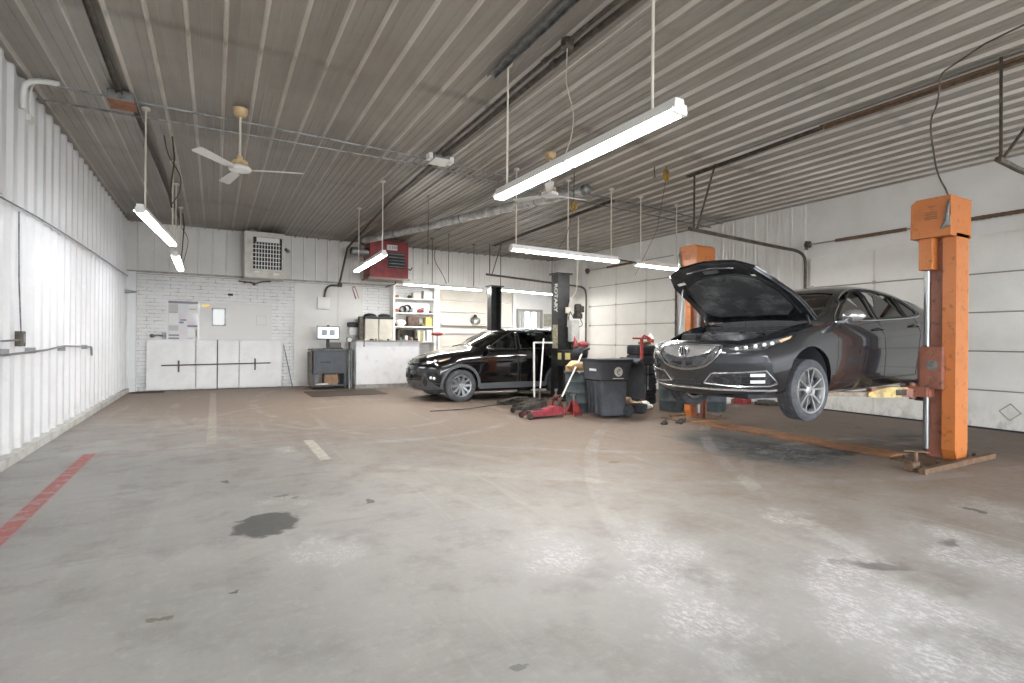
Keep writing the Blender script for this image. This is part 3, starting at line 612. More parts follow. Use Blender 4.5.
# left wall fittings
mb = MB(); mb.tube([(XL+.11, 5.5, 1.17), (XL+.11, 7.4, 1.18), (XL+.12, 8.8, 1.2), (XL+.11, 9.8, 1.24), (XL+.1, 11.75, 1.2)], .013, 8); mb.tube([(XL+.1, 11.75, 1.2), (XL+.1, 11.8, 1.05)], .02, 6)
for y in (7.4, 8.35, 9.8, 11.3): mb.box(XL+.03, XL+.12, y-.02, y+.02, 1.17, 1.24)
one('pipe_rail', mb, M['steel'], 'thin grey pipe fixed level along the corrugated white wall', 'pipe')
r = thing('switch_box', 'grey switch box on the corrugated white wall with conduit above', 'switch', (XL+.1, 7.9, 1.25))
mb = MB(); mb.box(XL+.065, XL+.13, 7.8, 7.94, 1.26, 1.43, bev=.008); mb.build('box_body', M['dark_steel'], r, smooth=0)
mb = MB(); mb.box(XL+.13, XL+.137, 7.85, 7.89, 1.3, 1.4); mb.build('toggle_plate', M['galv'], r, smooth=0)
mb = MB(); mb.tube([(XL+.1, 7.88, 1.43), (XL+.1, 7.8, 2.0), (XL+.1, 7.78, 2.75)], .008, 6); mb.tube([(XL+.1, 7.8, 1.33), (XL+.1, 5.6, 1.3)], .01, 6); mb.build('conduit', M['galv'], r)
mb = MB(); mb.tube([(XL+.1, 5.9, 2.72), (XL+.11, 7.4, 2.78), (XL+.1, 8.5, 2.83), (XL+.11, 10, 2.85), (XL+.1, 12, 2.88), (XL+.11, 14, 2.87), (XL+.1, YB-.2, 2.9)], .009, 5)
one('wall_wire', mb, M['galv'], 'thin wire sagging along the seam of the corrugated white wall', 'wire')
# ================================================================ vehicles
def pl(tab, x):
    # smooth interpolation through (x, value) pairs, x descending
    if x >= tab[0][0]: return tab[0][1]
    if x <= tab[-1][0]: return tab[-1][1]
    for i in range(len(tab)-1):
        if tab[i][0] >= x >= tab[i+1][0]:
            a, b = tab[i], tab[i+1]; p = tab[i-1] if i > 0 else a; n = tab[i+2] if i+2 < len(tab) else b
            t = (a[0]-x)/(a[0]-b[0]); h = b[0]-a[0]
            ma = (b[1]-p[1])/(b[0]-p[0])*h if b[0] != p[0] else 0; mb_ = (n[1]-a[1])/(n[0]-a[0])*h if n[0] != a[0] else 0
            return (2*t**3-3*t*t+1)*a[1]+(t**3-2*t*t+t)*ma+(-2*t**3+3*t*t)*b[1]+(t**3-t*t)*mb_
def ss(a, b, x):
    t = max(0, min(1, (x-a)/(b-a))); return t*t*(3-2*t)
def car_body(C):
    bm = bmesh.new(); X0, X1 = C['nose'], C['tail']; ns = 84
    def half(x):
        W = pl(C['W'], x); B = pl(C['B'], x); T = pl(C['T'], x); zb = pl(C['zb'], x); h = T-B
        cr = C.get('crease', .012)
        P = [(0, zb-.035), (W*.5, zb-.025), (W-.12, zb), (W-.055, zb+.03), (W-.03, zb+.09), (W-.012, zb+.09+(B-.26-zb)*.33), (W, zb+.09+(B-.26-zb)*.62), (W-.004, zb+.09+(B-.26-zb)*.84), (W-.014+cr, B-.17), (W-.03, B-.09), (W-.05, B-.03)]
        WB = W-.06; k = ss(.12, .4, h)
        tum = C['tumble']; wr = WB-.02-tum*max(h, 0)
        cab = [(WB-.012, B+.012), (WB-.02-tum*h*.25, B+h*.25), (WB-.02-tum*h*.5, B+h*.5), (WB-.02-tum*h*.75, B+h*.74), (wr-.005, T-.075), (wr-.045, T-.035), (wr-.13, T-.008), (wr*.6, T+.012), (wr*.3, T+.02), (0, T+.022)]
        hood = [(yy, B+fr_*h+.004+.026*(1-(yy/WB)**2)) for yy, fr_ in ((WB-.02, .15), (WB-.06, .34), (WB-.11, .52), (WB-.18, .68), (WB-.27, .80), (WB-.38, .88), (WB-.5, .93), (WB*.3, .96), (WB*.15, .975), (0, .98))]
        P += [(a[0]*k+b[0]*(1-k), a[1]*k+b[1]*(1-k)) for a, b in zip(cab, hood)]
        return P
    def off(x, y, z):
        W = pl(C['W'], x); q = min(1, abs(y)/W)
        f = ss(C['fb'], X0, x); g = ss(-C['rb'], -X1, -x)
        fx = -C['fa']*q**C['fp'] + pl(C['fz'], -z) if True else 0
        gx = C['ra']*q**C['rp'] + pl(C['rz'], -z)
        return x+f*fx+g*gx
    rings = []
    for i in range(ns+1):
        x = X0+(X1-X0)*i/ns; H = half(x); ring = []
        for y, z in H: ring.append(bm.verts.new((off(x, y, z), y, z)))
        R = []
        for (y, z), v in zip(H, ring): R.append(v if y < 1e-6 else bm.verts.new((v.co.x, -y, z)))
        rings.append((ring, R))
    n = len(rings[0][0])
    for (A, Ar), (B_, Br) in zip(rings, rings[1:]):
        for j in range(n-1):
            bm.faces.new((A[j], A[j+1], B_[j+1], B_[j]))
            bm.faces.new((Ar[j+1], Ar[j], Br[j], Br[j+1]))
    for end, (A, Ar) in ((0, rings[0]), (1, rings[-1])):
        x = X0 if end == 0 else X1; prev = None; m = 16
        for j in range(1, n-1):
            row = [Ar[j]]; y, z = A[j].co.y, A[j].co.z
            for k in range(1, m): yy = -y+2*y*k/m; row.append(bm.verts.new((off(x, yy, z), yy, z)))
            row.append(A[j])
            if prev:
                for k in range(m): bm.faces.new((prev[k], prev[k+1], row[k+1], row[k]))
            else:
                bm.faces.new([Ar[0]]+row)
            prev = row
        bm.faces.new([A[n-1]]+prev[::-1])
    bmesh.ops.remove_doubles(bm, verts=bm.verts, dist=1e-5)
    bmesh.ops.triangulate(bm, faces=[f for f in bm.faces if len(f.verts) > 4])
    bmesh.ops.recalc_face_normals(bm, faces=bm.faces)
    return bm
def obj_from(bm, name, m=None):
    me = bpy.data.meshes.new(name); bm.to_mesh(me); o = bpy.data.objects.new(name, me); col.objects.link(o)
    if m: me.materials.append(m)
    return o
def boolean(o, cutters, op='DIFFERENCE'):
    def vol(me): b = bmesh.new(); b.from_mesh(me); v = b.calc_volume(signed=True); b.free(); return v
    for c in cutters:
        v0 = vol(o.data); best = None
        for att in range(5):
            if att: c.scale = (1+.0013*att, 1+.0007*att, 1+.0011*att); c.location = (.0011*att, .0004*att, .0009*att)
            md = o.modifiers.new('b', 'BOOLEAN'); md.operation = op; md.solver = 'EXACT'; md.use_self = att % 2 == 1; md.object = c
            dg = bpy.context.evaluated_depsgraph_get(); me = bpy.data.meshes.new_from_object(o.evaluated_get(dg)); o.modifiers.clear(); v = vol(me)
            if v0*.45 < v <= v0*1.0001: best = me; break
            print('boolean retry', att, v0, v); bpy.data.meshes.remove(me)
        if best: old = o.data; o.data = best; bpy.data.meshes.remove(old)
    for c in cutters: bpy.data.objects.remove(c)
    return o
def raymap_side(s): return lambda u, v: (Vector((u, s*3, v)), Vector((0, -s, 0)))
def raymap_front(u, v): return Vector((5, u, v)), Vector((-1, 0, 0))
def raymap_top(u, v): return Vector((u, v, 4)), Vector((0, 0, -1))
def raymap_wrap(cx, s=1):
    def f(u, v):
        a = math.radians(u)*s; return Vector((cx+4*math.cos(a), 4*math.sin(a), v)), Vector((-math.cos(a), -math.sin(a), 0))
    return f
def hitp(bvh, rm, u, v, off):
    o, d = rm(u, v); r = bvh.ray_cast(o, d)
    if r[0] is None:
        q = bvh.find_nearest(o+d*2.2); return q[0]+q[1]*off
    nn = r[1] if r[1].dot(d) < 0 else -r[1]
    return r[0]+nn*off
def cpanel(bvh, poly, rm, off=.004, th=.008, cuts=3, ref=None):
    b = bmesh.new(); b.faces.new([b.verts.new((u, v, 0)) for u, v in poly])
    bmesh.ops.triangulate(b, faces=b.faces[:])
    for _ in range(cuts): bmesh.ops.subdivide_edges(b, edges=b.edges[:], cuts=1)
    uv = [(v.co.x, v.co.y) for v in b.verts]
    front = [hitp(bvh, rm, u, v, off) for u, v in uv]; back = [hitp(bvh, rm, u, v, off-th) for u, v in uv]
    mb = MB(); F = [mb.b.verts.new(p) for p in front]; Bk = [mb.b.verts.new(p) for p in back]
    b.verts.index_update()
    for f in b.faces: ids = [v.index for v in f.verts]; mb.b.faces.new([F[i] for i in ids]); mb.b.faces.new([Bk[i] for i in ids][::-1])
    for e in b.edges:
        if len(e.link_faces) == 1: i, j = e.verts[0].index, e.verts[1].index; mb.b.faces.new((F[i], F[j], Bk[j], Bk[i]))
    b.free(); return mb
def cline(bvh, pts, rm, r=.004, off=.001, n=6, step=.04, closed=False, mb=None):
    if closed: pts = pts+[pts[0]]
    Q = []
    for (a, b), (c, d) in zip(pts, pts[1:]):
        k = max(1, int(max(abs(c-a)/(step if abs(c-a) < 4 else 4), abs(d-b)/step)))
        Q += [hitp(bvh, rm, a+(c-a)*i/k, b+(d-b)*i/k, off) for i in range(k)]
    Q.append(hitp(bvh, rm, *pts[-1], off)); mb = mb or MB(); mb.tube(Q, r, n); return mb
def spl(pts, k=5, closed=False):
    out = []; n = len(pts)
    for i in range(n if closed else n-1):
        p = [pts[(i+j) % n] if closed else pts[max(0, min(n-1, i+j))] for j in (-1, 0, 1, 2)]
        for s in range(k):
            t = s/k; out.append(tuple(.5*((2*p[1][c])+(-p[0][c]+p[2][c])*t+(2*p[0][c]-5*p[1][c]+4*p[2][c]-p[3][c])*t*t+(-p[0][c]+3*p[1][c]-3*p[2][c]+p[3][c])*t**3) for c in (0, 1)))
    if not closed: out.append(pts[-1])
    return out
def wheel(car, x, y, z, R, wd, rr, style, steer=0):
    s = 1 if y > 0 else -1
    Xm = Matrix.Translation((x, y, z)) @ Matrix.Rotation(math.radians(steer), 4, 'Z') @ Matrix.Rotation(0 if s > 0 else PI, 4, 'Z')
    h = wd/2; tr = [(rr, -h*.86), (rr+.02, -h*.97), ((R+rr)/2, -h), (R-.03, -h*.95), (R-.008, -h*.78)]
    for k in range(4):
        c = -h*.6+k*h*.4; tr += [(R, c-.018), (R, c+.0), (R-.008, c+.004), (R-.008, c+.012), (R, c+.016)]
    tr += [(R-.008, h*.78), (R-.03, h*.95), ((R+rr)/2, h), (rr+.02, h*.97), (rr, h*.86)]
    mb = MB(); mb.X = Xm; mb.lathe(tr, (0, 0, 0), (0, 1, 0), 56, closed=True); t = mb.build('tire', M['rubber_grey'], car, local=True, smooth=40)
    mb = MB(); mb.X = Xm
    mb.lathe([(rr*.97, -h*.8), (rr*1.0, -h*.86), (rr*1.02, -h*.8), (rr*.9, 0), (rr*.92, h*.7), (rr*1.0, h*.86), (rr*1.035, h*.9), (rr*1.02, h*.94), (rr*.96, h*.92), (rr*.93, h*.82), (rr*.88, h*.6), (rr*.86, 0)], (0, 0, 0), (0, 1, 0), 48, closed=True)
    N = style['n']; yo = h*.86
    def spoke(a, w0, w1, r0, r1, tw=0):
        c, sn = math.cos(a), math.sin(a)
        def q(r, wv, yy): return (r*c-wv*sn, yy, r*sn+wv*c)
        V = [mb.v(q(r0, -w0, yo-.05)), mb.v(q(r0, w0, yo-.05)), mb.v(q(r1, w1+tw, yo-.03)), mb.v(q(r1, -w1+tw, yo-.03)),
             mb.v(q(r0, -w0*.8, yo-.012)), mb.v(q(r0, w0*.8, yo-.012)), mb.v(q(r1, w1*.75+tw, yo)), mb.v(q(r1, -w1*.75+tw, yo))]
        for f in ((0, 1, 2, 3), (4, 7, 6, 5), (0, 4, 5, 1), (2, 6, 7, 3), (1, 5, 6, 2), (0, 3, 7, 4)): mb.b.faces.new([V[i] for i in f])
    for k in range(N):
        a = 2*PI*k/N+style.get('ph', 0)
        if style.get('pair'):
            for d in (-1, 1): spoke(a+d*.13, .012, .011, rr*.2, rr*.95, tw=d*.028)
        else: spoke(a, style['w0'], style['w1'], rr*.2, rr*.95)
    mb.lathe([(rr*.26, yo-.05), (rr*.27, yo-.02), (rr*.2, yo-.008), (rr*.12, yo-.006), (.0, yo-.004)], (0, 0, 0), (0, 1, 0), 24)
    for k in range(5):
        a = 2*PI*k/5; mb.cyl((rr*.19*math.cos(a), yo-.03, rr*.19*math.sin(a)), (rr*.19*math.cos(a), yo-.002, rr*.19*math.sin(a)), .008, n=6)
    mb.build('rim', M['alloy'], t, local=True, smooth=30)
    mb = MB(); mb.X = Xm; mb.lathe([(.05, .0), (rr*.74, .0), (rr*.74, .02), (.07, .02)], (0, h*.1, 0), (0, 1, 0), 32, closed=True); mb.cyl((0, -h*.5, 0), (0, h*.3, 0), .07); mb.build('brake_disc', M['steel'], t, local=True)
    mb = MB(); mb.X = Xm; mb.lathe([(rr*.86, -h*.7), (.0, -h*.7)], (0, 0, 0), (0, 1, 0), 24); mb.build('wheel_well_back', M['black'], t, local=True)
    return t
mm('alloy', '#b9bbbd', .28, .85); mm('car_black', '#0a0a0c', .12, coat=1.0, spec=.6); mm('plastic_grey', '#55585c', .55); mm('lamp_silver', '#d8dadc', .15, .8)
mm('amber', '#c2a184', .2, coat=.5); mm('seat_grey', '#7d7d80', .8); mm('interior', '#2a2a2c', .8)
m = bpy.data.materials.new('car_graphite'); m.use_nodes = True; t = NT(m)
t.b.inputs['Base Color'].default_value = srgb('#33353a'); t.b.inputs['Metallic'].default_value = .6; t.b.inputs['Roughness'].default_value = .25
t.b.inputs['Coat Weight'].default_value = 1; t.b.inputs['Coat Roughness'].default_value = .03; M['car_graphite'] = m
M['glass_dark'] = glass_mat('glass_dark', (.2, .21, .21, 1), .14); M['glass_clear'] = glass_mat('glass_clear', (.62, .66, .64, 1), .04)
M['mesh_black'] = mat('mesh_black', '#1c1d1f', .45, c2='#3a3b3e', ns=60, lo=.5, hi=.52)
def wedge(pts, y0, y1):
    mb = MB(); mb.prism(pts, y0, y1, 'y'); bmesh.ops.recalc_face_normals(mb.b, faces=mb.b.faces[:]); o = obj_from(mb.b, 'cut'); mb.b.free(); return o
def cylcut(x, z, r, y0, y1):
    mb = MB(); mb.cyl((x, y0, z), (x, y1, z), r, n=48); bmesh.ops.recalc_face_normals(mb.b, faces=mb.b.faces[:]); o = obj_from(mb.b, 'cut'); mb.b.free(); return o
def hexcut(P8):
    mb = MB(); V = [mb.v(p) for p in P8]
    for f in ((0, 1, 2, 3), (4, 7, 6, 5), (0, 4, 5, 1), (1, 5, 6, 2), (2, 6, 7, 3), (3, 7, 4, 0)): mb.b.faces.new([V[i] for i in f])
    bmesh.ops.recalc_face_normals(mb.b, faces=mb.b.faces[:]); o = obj_from(mb.b, 'cut'); mb.b.free(); return o
def seat(car, x, y, z, hh=.62, m='seat_grey'):
    mb = MB(); Xm = Matrix.Translation((x, y, z))
    mb.box(-.26, .24, -.24, .24, .0, .14, bev=.04, M=Xm); mb.box(-.3, -.18, -.24, .24, .08, hh, bev=.045, M=Xm @ Matrix.Rotation(-.15, 4, 'Y')); mb.box(-.2, -.1, -.12, .12, hh+.02, hh+.2, bev=.035, M=Xm @ Matrix.Rotation(-.28, 4, 'Y'))
    mb.build('seat', M[m], car, local=True, smooth=50)
def make_car(C):
    root = thing(C['name'], C['label'], 'car', C['loc'], PI); root.rotation_euler.y = math.radians(C.get('pitch', 0))
    bm = car_body(C); bvh = BVHTree.FromBMesh(bm); body = obj_from(bm, 'body', M[C['paint']]); bm.free()
    cuts = []
    for x in (C['wx'], -C['wx']):
        for s in (1, -1): cuts.append(cylcut(x, C['az'], C['ar'], s*.52, s*1.3))
    side, fr, tp = raymap_side, raymap_front, raymap_top
    cuts.append(wedge(C['cabin'], -C['cabw'], C['cabw']))
    for w_ in C['windows']: cuts.append(wedge(w_['p'], -1.5, 1.5))
    ws = C['ws']; cuts.append(hexcut([(ws[0][0]+dx, y, ws[0][1]+dz) for dx, dz, y in ()] or [
        Vector((ws[0][0], -ws[0][2], ws[0][1]))+Vector((.1, 0, .12)), Vector((ws[0][0], ws[0][2], ws[0][1]))+Vector((.1, 0, .12)), Vector((ws[1][0], ws[1][2], ws[1][1]))+Vector((.1, 0, .12)), Vector((ws[1][0], -ws[1][2], ws[1][1]))+Vector((.1, 0, .12)),
        Vector((ws[0][0], -ws[0][2], ws[0][1]))-Vector((.16, 0, .14)), Vector((ws[0][0], ws[0][2], ws[0][1]))-Vector((.16, 0, .14)), Vector((ws[1][0], ws[1][2], ws[1][1]))-Vector((.16, 0, .14)), Vector((ws[1][0], -ws[1][2], ws[1][1]))-Vector((.16, 0, .14))]))
    if 'bay' in C: cuts.append(C['bay']())
    boolean(body, cuts); body.parent = root; body.name = 'body'; setsmooth(body.data, 32)
    # glass
    a = Vector((ws[0][0], 0, ws[0][1])); b = Vector((ws[1][0], 0, ws[1][1])); n = Vector((-(a-b).z, 0, (a-b).x)).normalized(); n = n if n.z > 0 else -n
    e0, e1 = .015, .985
    def rmw(u, v): p = a.lerp(b, u)+Vector((0, v, 0)); return p+n*1.0, -n
    wsm = cpanel(bvh, [(e0, -ws[0][2]), (e0, 0), (e0, ws[0][2]), (e1, ws[1][2]), (e1, 0), (e1, -ws[1][2])], rmw, off=-.006, th=.004, cuts=4); g = wsm.build('windshield', M[C['wsglass']], root, local=True, smooth=60)
    mb = MB()
    for y in (.05, -.55):
        P = [hitp(bvh, rmw, .03+.02*abs(q), y+q*.5, .012) for q in (0, .25, .5, .75, 1.0)]; mb.tube(P, .008, 6)
    mb.build('wiper', M['black'], root, local=True)
    for w_ in C['windows']:
        for s in (1, -1):
            cpanel(bvh, w_['p'], side(s), off=-.006, th=.004, cuts=3).build('side_window', M[w_['g']], root, local=True, smooth=60)
            cline(bvh, spl(w_['p'], 4, True) if 0 else w_['p'], side(s), r=.012, off=-.002, closed=True).build('window_seal', M['black'], root, local=True)
    for s in (1, -1):
        if C.get('chrome'): cline(bvh, spl(C['chrome'], 5, True), side(s), r=.0085, off=.003, closed=True).build('chrome_trim', M['chrome'], root, local=True)
        for x in (C['wx'], -C['wx']):
            mb = MB(); y0, y1 = sorted((s*.5, s*(.86))); ring = []
            for (rad) in (C['ar']-.004,):
                A = [mb.v((x+rad*math.cos(t), y0, C['az']+rad*math.sin(t))) for t in [PI*k/24-.25+.5*k/24 for k in range(25)]]
                B = [mb.v((x+rad*math.cos(t), y1, C['az']+rad*math.sin(t))) for t in [PI*k/24-.25+.5*k/24 for k in range(25)]]
                for k in range(24): mb.b.faces.new((A[k], A[k+1], B[k+1], B[k]))
            c0 = mb.v((x, s*.53, C['az']-.1)); ins = A if s > 0 else B
            for k in range(24): mb.b.faces.new((ins[k], ins[k+1], c0))
            mb.build('wheel_arch_liner', mat('liner', '#4a4c50', .8) if 'liner' not in bpy.data.materials else bpy.data.materials['liner'], root, local=True)
        for pts in C['seams']: cline(bvh, pts, side(s), r=.0045, off=-.0005).build('panel_gap', M['black'], root, local=True)
        for (x, z) in C['handles']:
            P = [hitp(bvh, side(s), x+dx, z+dz, o_) for dx, dz, o_ in ((.11, -.004, .004), (.085, 0, .03), (0, .004, .036), (-.085, .004, .03), (-.11, 0, .004))]
            mb = MB(); mb.tube(P, .013, 8); mb.build('door_handle', M[C['paint']], root, local=True)
            mb = MB(); c = hitp(bvh, side(s), x, z, .0); mb.blob(c, .06, 2, sq=(1.1, .08, .4)); mb.build('handle_recess', M['black'], root, local=True)
        mx, mz = C['mirror']; c = hitp(bvh, side(s), mx, mz, 0)
        mb = MB(); cc = Vector((mx+.02, c.y+s*.155, mz+.05)); mb.blob(cc, .12, 3, sq=(.62, 1.05, .62))
        bmesh.ops.bisect_plane(mb.b, geom=mb.b.verts[:]+mb.b.edges[:]+mb.b.faces[:], plane_co=cc+Vector((-.045, 0, 0)), plane_no=(-1, 0, 0), clear_outer=True)
        mb.tube([(mx-.02, c.y-s*.03, mz-.02), (mx, c.y+s*.08, mz)], .028, 8); mi = mb.build('side_mirror', M[C['mpaint']], root, local=True, smooth=50)
        mb = MB(); mb.lathe([(.0, 0), (.1, 0), (.1, .006), (0, .006)], (0, 0, 0), (1, 0, 0), 20)
        for v in mb.b.verts: v.co = Vector((v.co.x+cc.x-.047, v.co.y*1.15+cc.y, v.co.z*.62+cc.z))
        mb.build('mirror_glass', M['chrome'], mi, local=True)
    for sx in (.0, -.95):
        for s in (1, -1): seat(root, sx+C['seatx'], s*.36, C['seatz'])
    mb = MB(); mb.lathe([(.17, -.012), (.185, 0), (.17, .012), (.158, 0)], (C['seatx']+.48, .36, C['seatz']+.42), (-.9, 0, .45), 24, closed=True); mb.cyl((C['seatx']+.5, .36, C['seatz']+.4), (C['seatx']+.7, .36, C['seatz']+.3), .03); mb.build('steering_wheel', M['interior'], root, local=True)
    for x in (C['wx'], -C['wx']):
        for s in (1, -1): wheel(root, x, s*C['wy'], C['wr']+C.get('droop', 0), C['wr'], C['ww'], C['rr'], C['style'])
    return root, bvh
# ---------------------------------------------------------------- the raised sedan
tW = [(2.4, .86), (2.1, .885), (1.7, .91), (1.2, .918), (.4, .918), (-1.0, .92), (-1.6, .915), (-2.1, .885), (-2.46, .84)]
def sedan_bay():
    mb = MB(); hp = [(1.08, .70), (1.5, .70), (1.85, .64), (2.08, .5), (2.17, .25), (2.19, 0), (2.17, -.25), (2.08, -.5), (1.85, -.64), (1.5, -.70), (1.08, -.70)]
    mb.prism(hp, .5, 1.4); bmesh.ops.recalc_face_normals(mb.b, faces=mb.b.faces[:]); o = obj_from(mb.b, 'cut'); mb.b.free(); return o
SED = dict(name='sedan_car', label='dark grey sedan with open hood raised on the orange lift', loc=(7.13, 4.38, .655), pitch=1.6, nose=2.37, tail=-2.46, paint='car_graphite', mpaint='lamp_silver',
    W=tW, B=[(2.4, .70), (2.2, .755), (2.0, .80), (1.7, .86), (1.3, .915), (.9, .955), (.4, .965), (0, .97), (-.6, .985), (-1.2, 1.01), (-1.8, 1.03), (-2.46, 1.0)],
    T=[(2.4, .735), (2.2, .80), (1.9, .875), (1.5, .945), (1.2, .985), (1.05, 1.0), (.97, 1.045), (.68, 1.2), (.38, 1.335), (.18, 1.405), (-.08, 1.45), (-.4, 1.465), (-.75, 1.44), (-1.1, 1.37), (-1.45, 1.265), (-1.8, 1.165), (-2.05, 1.12), (-2.3, 1.10), (-2.46, 1.06)],
    zb=[(2.4, .22), (1.9, .2), (1.2, .17), (-1.5, .18), (-2.46, .3)], tumble=.55, crease=.012, fb=1.2, rb=-1.6, fa=.37, fp=2.8, ra=.32, rp=3.2,
    fz=[(-.15, -.12), (-.3, -.05), (-.45, -.015), (-.6, 0), (-.7, -.03), (-.76, -.1), (-.85, -.12)], rz=[(-.2, .12), (-.4, .03), (-.7, 0), (-.95, .03), (-1.1, .1)],
    wx=1.3875, wy=.80, wr=.34, droop=-.108, ww=.225, rr=.246, ar=.375, az=.345, style=dict(n=5, pair=True, ph=.35),
    cabin=[(.88, 1.0), (.36, 1.28), (.06, 1.375), (-.4, 1.41), (-.8, 1.38), (-1.3, 1.25), (-1.5, 1.1), (-1.5, .62), (.88, .62)], cabw=.66,
    ws=((.95, 1.035, .69), (.34, 1.36, .53)), wsglass='glass_dark', seatx=.05, seatz=.5,
    windows=[dict(p=[(.72, 1.015), (.44, 1.19), (.16, 1.325), (-.04, 1.385), (-.12, 1.395), (-.06, 1.025)], g='glass_dark'), dict(p=[(-.14, 1.025), (-.19, 1.40), (-.45, 1.39), (-.68, 1.355), (-.8, 1.32), (-.82, 1.045)], g='glass_dark'), dict(p=[(-.87, 1.05), (-.86, 1.295), (-1.02, 1.23), (-1.16, 1.13), (-1.14, 1.08)], g='glass_dark')],
    chrome=[(.8, 1.0), (.48, 1.205), (.18, 1.355), (-.12, 1.418), (-.48, 1.41), (-.76, 1.36), (-1.03, 1.26), (-1.22, 1.13), (-1.16, 1.055), (-.85, 1.025), (-.1, 1.0), (.35, .992), (.72, .99)],
    seams=[[(.93, .3), (.9, .5), (.88, .75), (.84, .95)], [(-.14, .3), (-.135, .7), (-.1, 1.0)], [(-1.0, 1.03), (-1.02, .85), (-.96, .62), (-.93, .45), (-.92, .3)], [(.93, .29), (-.92, .29)]],
    handles=[(-.02, .89), (-.9, .925)], mirror=(.7, 1.0), bay=sedan_bay)
sed, sbvh = make_car(SED)
WR = raymap_wrap(1.2)
def both(fn):
    for s in (1, -1): fn(s)
L = dict(local=True)
cpanel(sbvh, [(-.40, .735), (0, .745), (.40, .735), (.42, .69), (.37, .6), (.24, .52), (0, .485), (-.24, .52), (-.37, .6), (-.42, .69)], raymap_front, off=.006, th=.02, cuts=4).build('grille', M['mesh_black'], sed, **L)
gp = spl([(-.43, .73), (-.44, .68), (-.38, .59), (-.25, .51), (0, .475), (.25, .51), (.38, .59), (.44, .68), (.43, .73)], 4)
cline(sbvh, gp, raymap_front, r=.016, off=.01).build('grille_surround', M['chrome'], sed, smooth=50, **L)
cline(sbvh, [(-.42, .737), (0, .75), (.42, .737)], raymap_front, r=.011, off=.008).build('grille_surround', M['chrome'], sed, smooth=50, **L)
cpanel(sbvh, [(-.37, .72), (0, .728), (.37, .72), (.33, .665), (.2, .625), (0, .60), (-.2, .625), (-.33, .665)], raymap_front, off=.022, th=.02, cuts=4).build('grille_bar', M['lamp_silver'], sed, smooth=60, **L)
c = hitp(sbvh, raymap_front, 0, .665, .034)
mb = MB(); mb.X = Matrix.Translation(c) @ Matrix.Rotation(-.08, 4, 'Y')
pr = [(.062, -.004), (.07, .003), (.062, .008), (.052, .003)]; mb.lathe(pr, (0, 0, 0), (1, 0, 0), 28, closed=True)
mb.tube([(0.004, -.03, -.055), (.008, -.012, .05), (.008, 0, .058), (.008, .012, .05), (.004, .03, -.055)], .007, 6); mb.tube([(.006, -.022, -.012), (.006, .022, -.012)], .006, 6)
mb.build('badge', M['chrome'], sed, **L)
mb = MB(); mb.cyl(c-Vector((.012, 0, 0)), c-Vector((.004, 0, 0)), .06, n=24); mb.build('badge_backing', M['black'], sed, **L)
def sed_lamps(s):
    W_ = raymap_wrap(1.2, s)
    hp = [(23, .715), (32, .745), (45, .785), (56, .82), (64, .845), (62, .805), (54, .757), (45, .71), (34, .672), (25, .66)]
    h = cpanel(sbvh, hp, W_, off=.005, th=.02, cuts=3).build('headlight', M['glass_lamp'], sed, smooth=60, **L)
    cpanel(sbvh, [(26, .705), (45, .775), (57, .81), (51, .758), (44, .724), (30, .685)], W_, off=.0075, th=.01, cuts=2).build('reflector_housing', M['lamp_silver'], h, **L)
    for k in range(5):
        u = 30+k*4.6; z = .705+k*.0125; mb = MB(); p = hitp(sbvh, W_, u, z, .01); mb.blob(p, .021, 2, sq=(1, 1, .95)); mb.build('led_lens', M['lamp_lens'], h, **L)
    cpanel(sbvh, [(53, .785), (60, .82), (63, .836), (61, .805), (54, .765)], W_, off=.009, th=.01, cuts=2).build('turn_signal', M['amber'], h, **L)
    vp = [(12, .325), (17, .435), (32, .455), (44, .475), (50, .335), (46, .31), (30, .30)]
    v = cpanel(sbvh, vp, W_, off=.004, th=.02, cuts=3).build('lower_vent', M['mesh_black'], sed, **L)
    cline(sbvh, vp, W_, r=.008, off=.007, closed=True).build('vent_trim', M['lamp_silver'], v, **L)
    for z in (.425, .355):
        cpanel(sbvh, [(36.5, z-.014), (36.5, z+.016), (43.5, z+.02), (43.5, z-.012)], W_, off=.014, th=.012, cuts=1).build('fog_light', M['lamp_lens'], v, **L)
        cpanel(sbvh, [(31, z-.02), (31, z-.012), (46, z-.018), (46, z-.026)], W_, off=.014, th=.012, cuts=2).build('fog_bezel', M['black'], v, **L)
M['glass_lamp'] = mat('glass_lamp', '#3b3d40', .08, coat=1); M['lamp_lens'] = mat('lamp_lens', '#f2f4f6', .1, .1, coat=1, spec=.8)
both(sed_lamps)
cline(sbvh, [(-50, .262), (0, .258), (50, .262)], WR, r=.013, off=.006).build('bumper_lip', M['lamp_silver'], sed, **L)
cpanel(sbvh, [(-10, .30), (0, .295), (10, .30), (9, .345), (0, .35), (-9, .345)], WR, off=.004, th=.02, cuts=3).build('lower_grille', M['mesh_black'], sed, **L)
mb = MB(); mb.prism([(2.05, -.6), (2.14, 0), (2.05, .6), (1.5, .78), (1.5, -.78)], .155, .2); mb.box(-1.7, 1.2, -.7, .7, .14, .19); mb.build('undertray', M['rubber'], sed, smooth=0, **L)
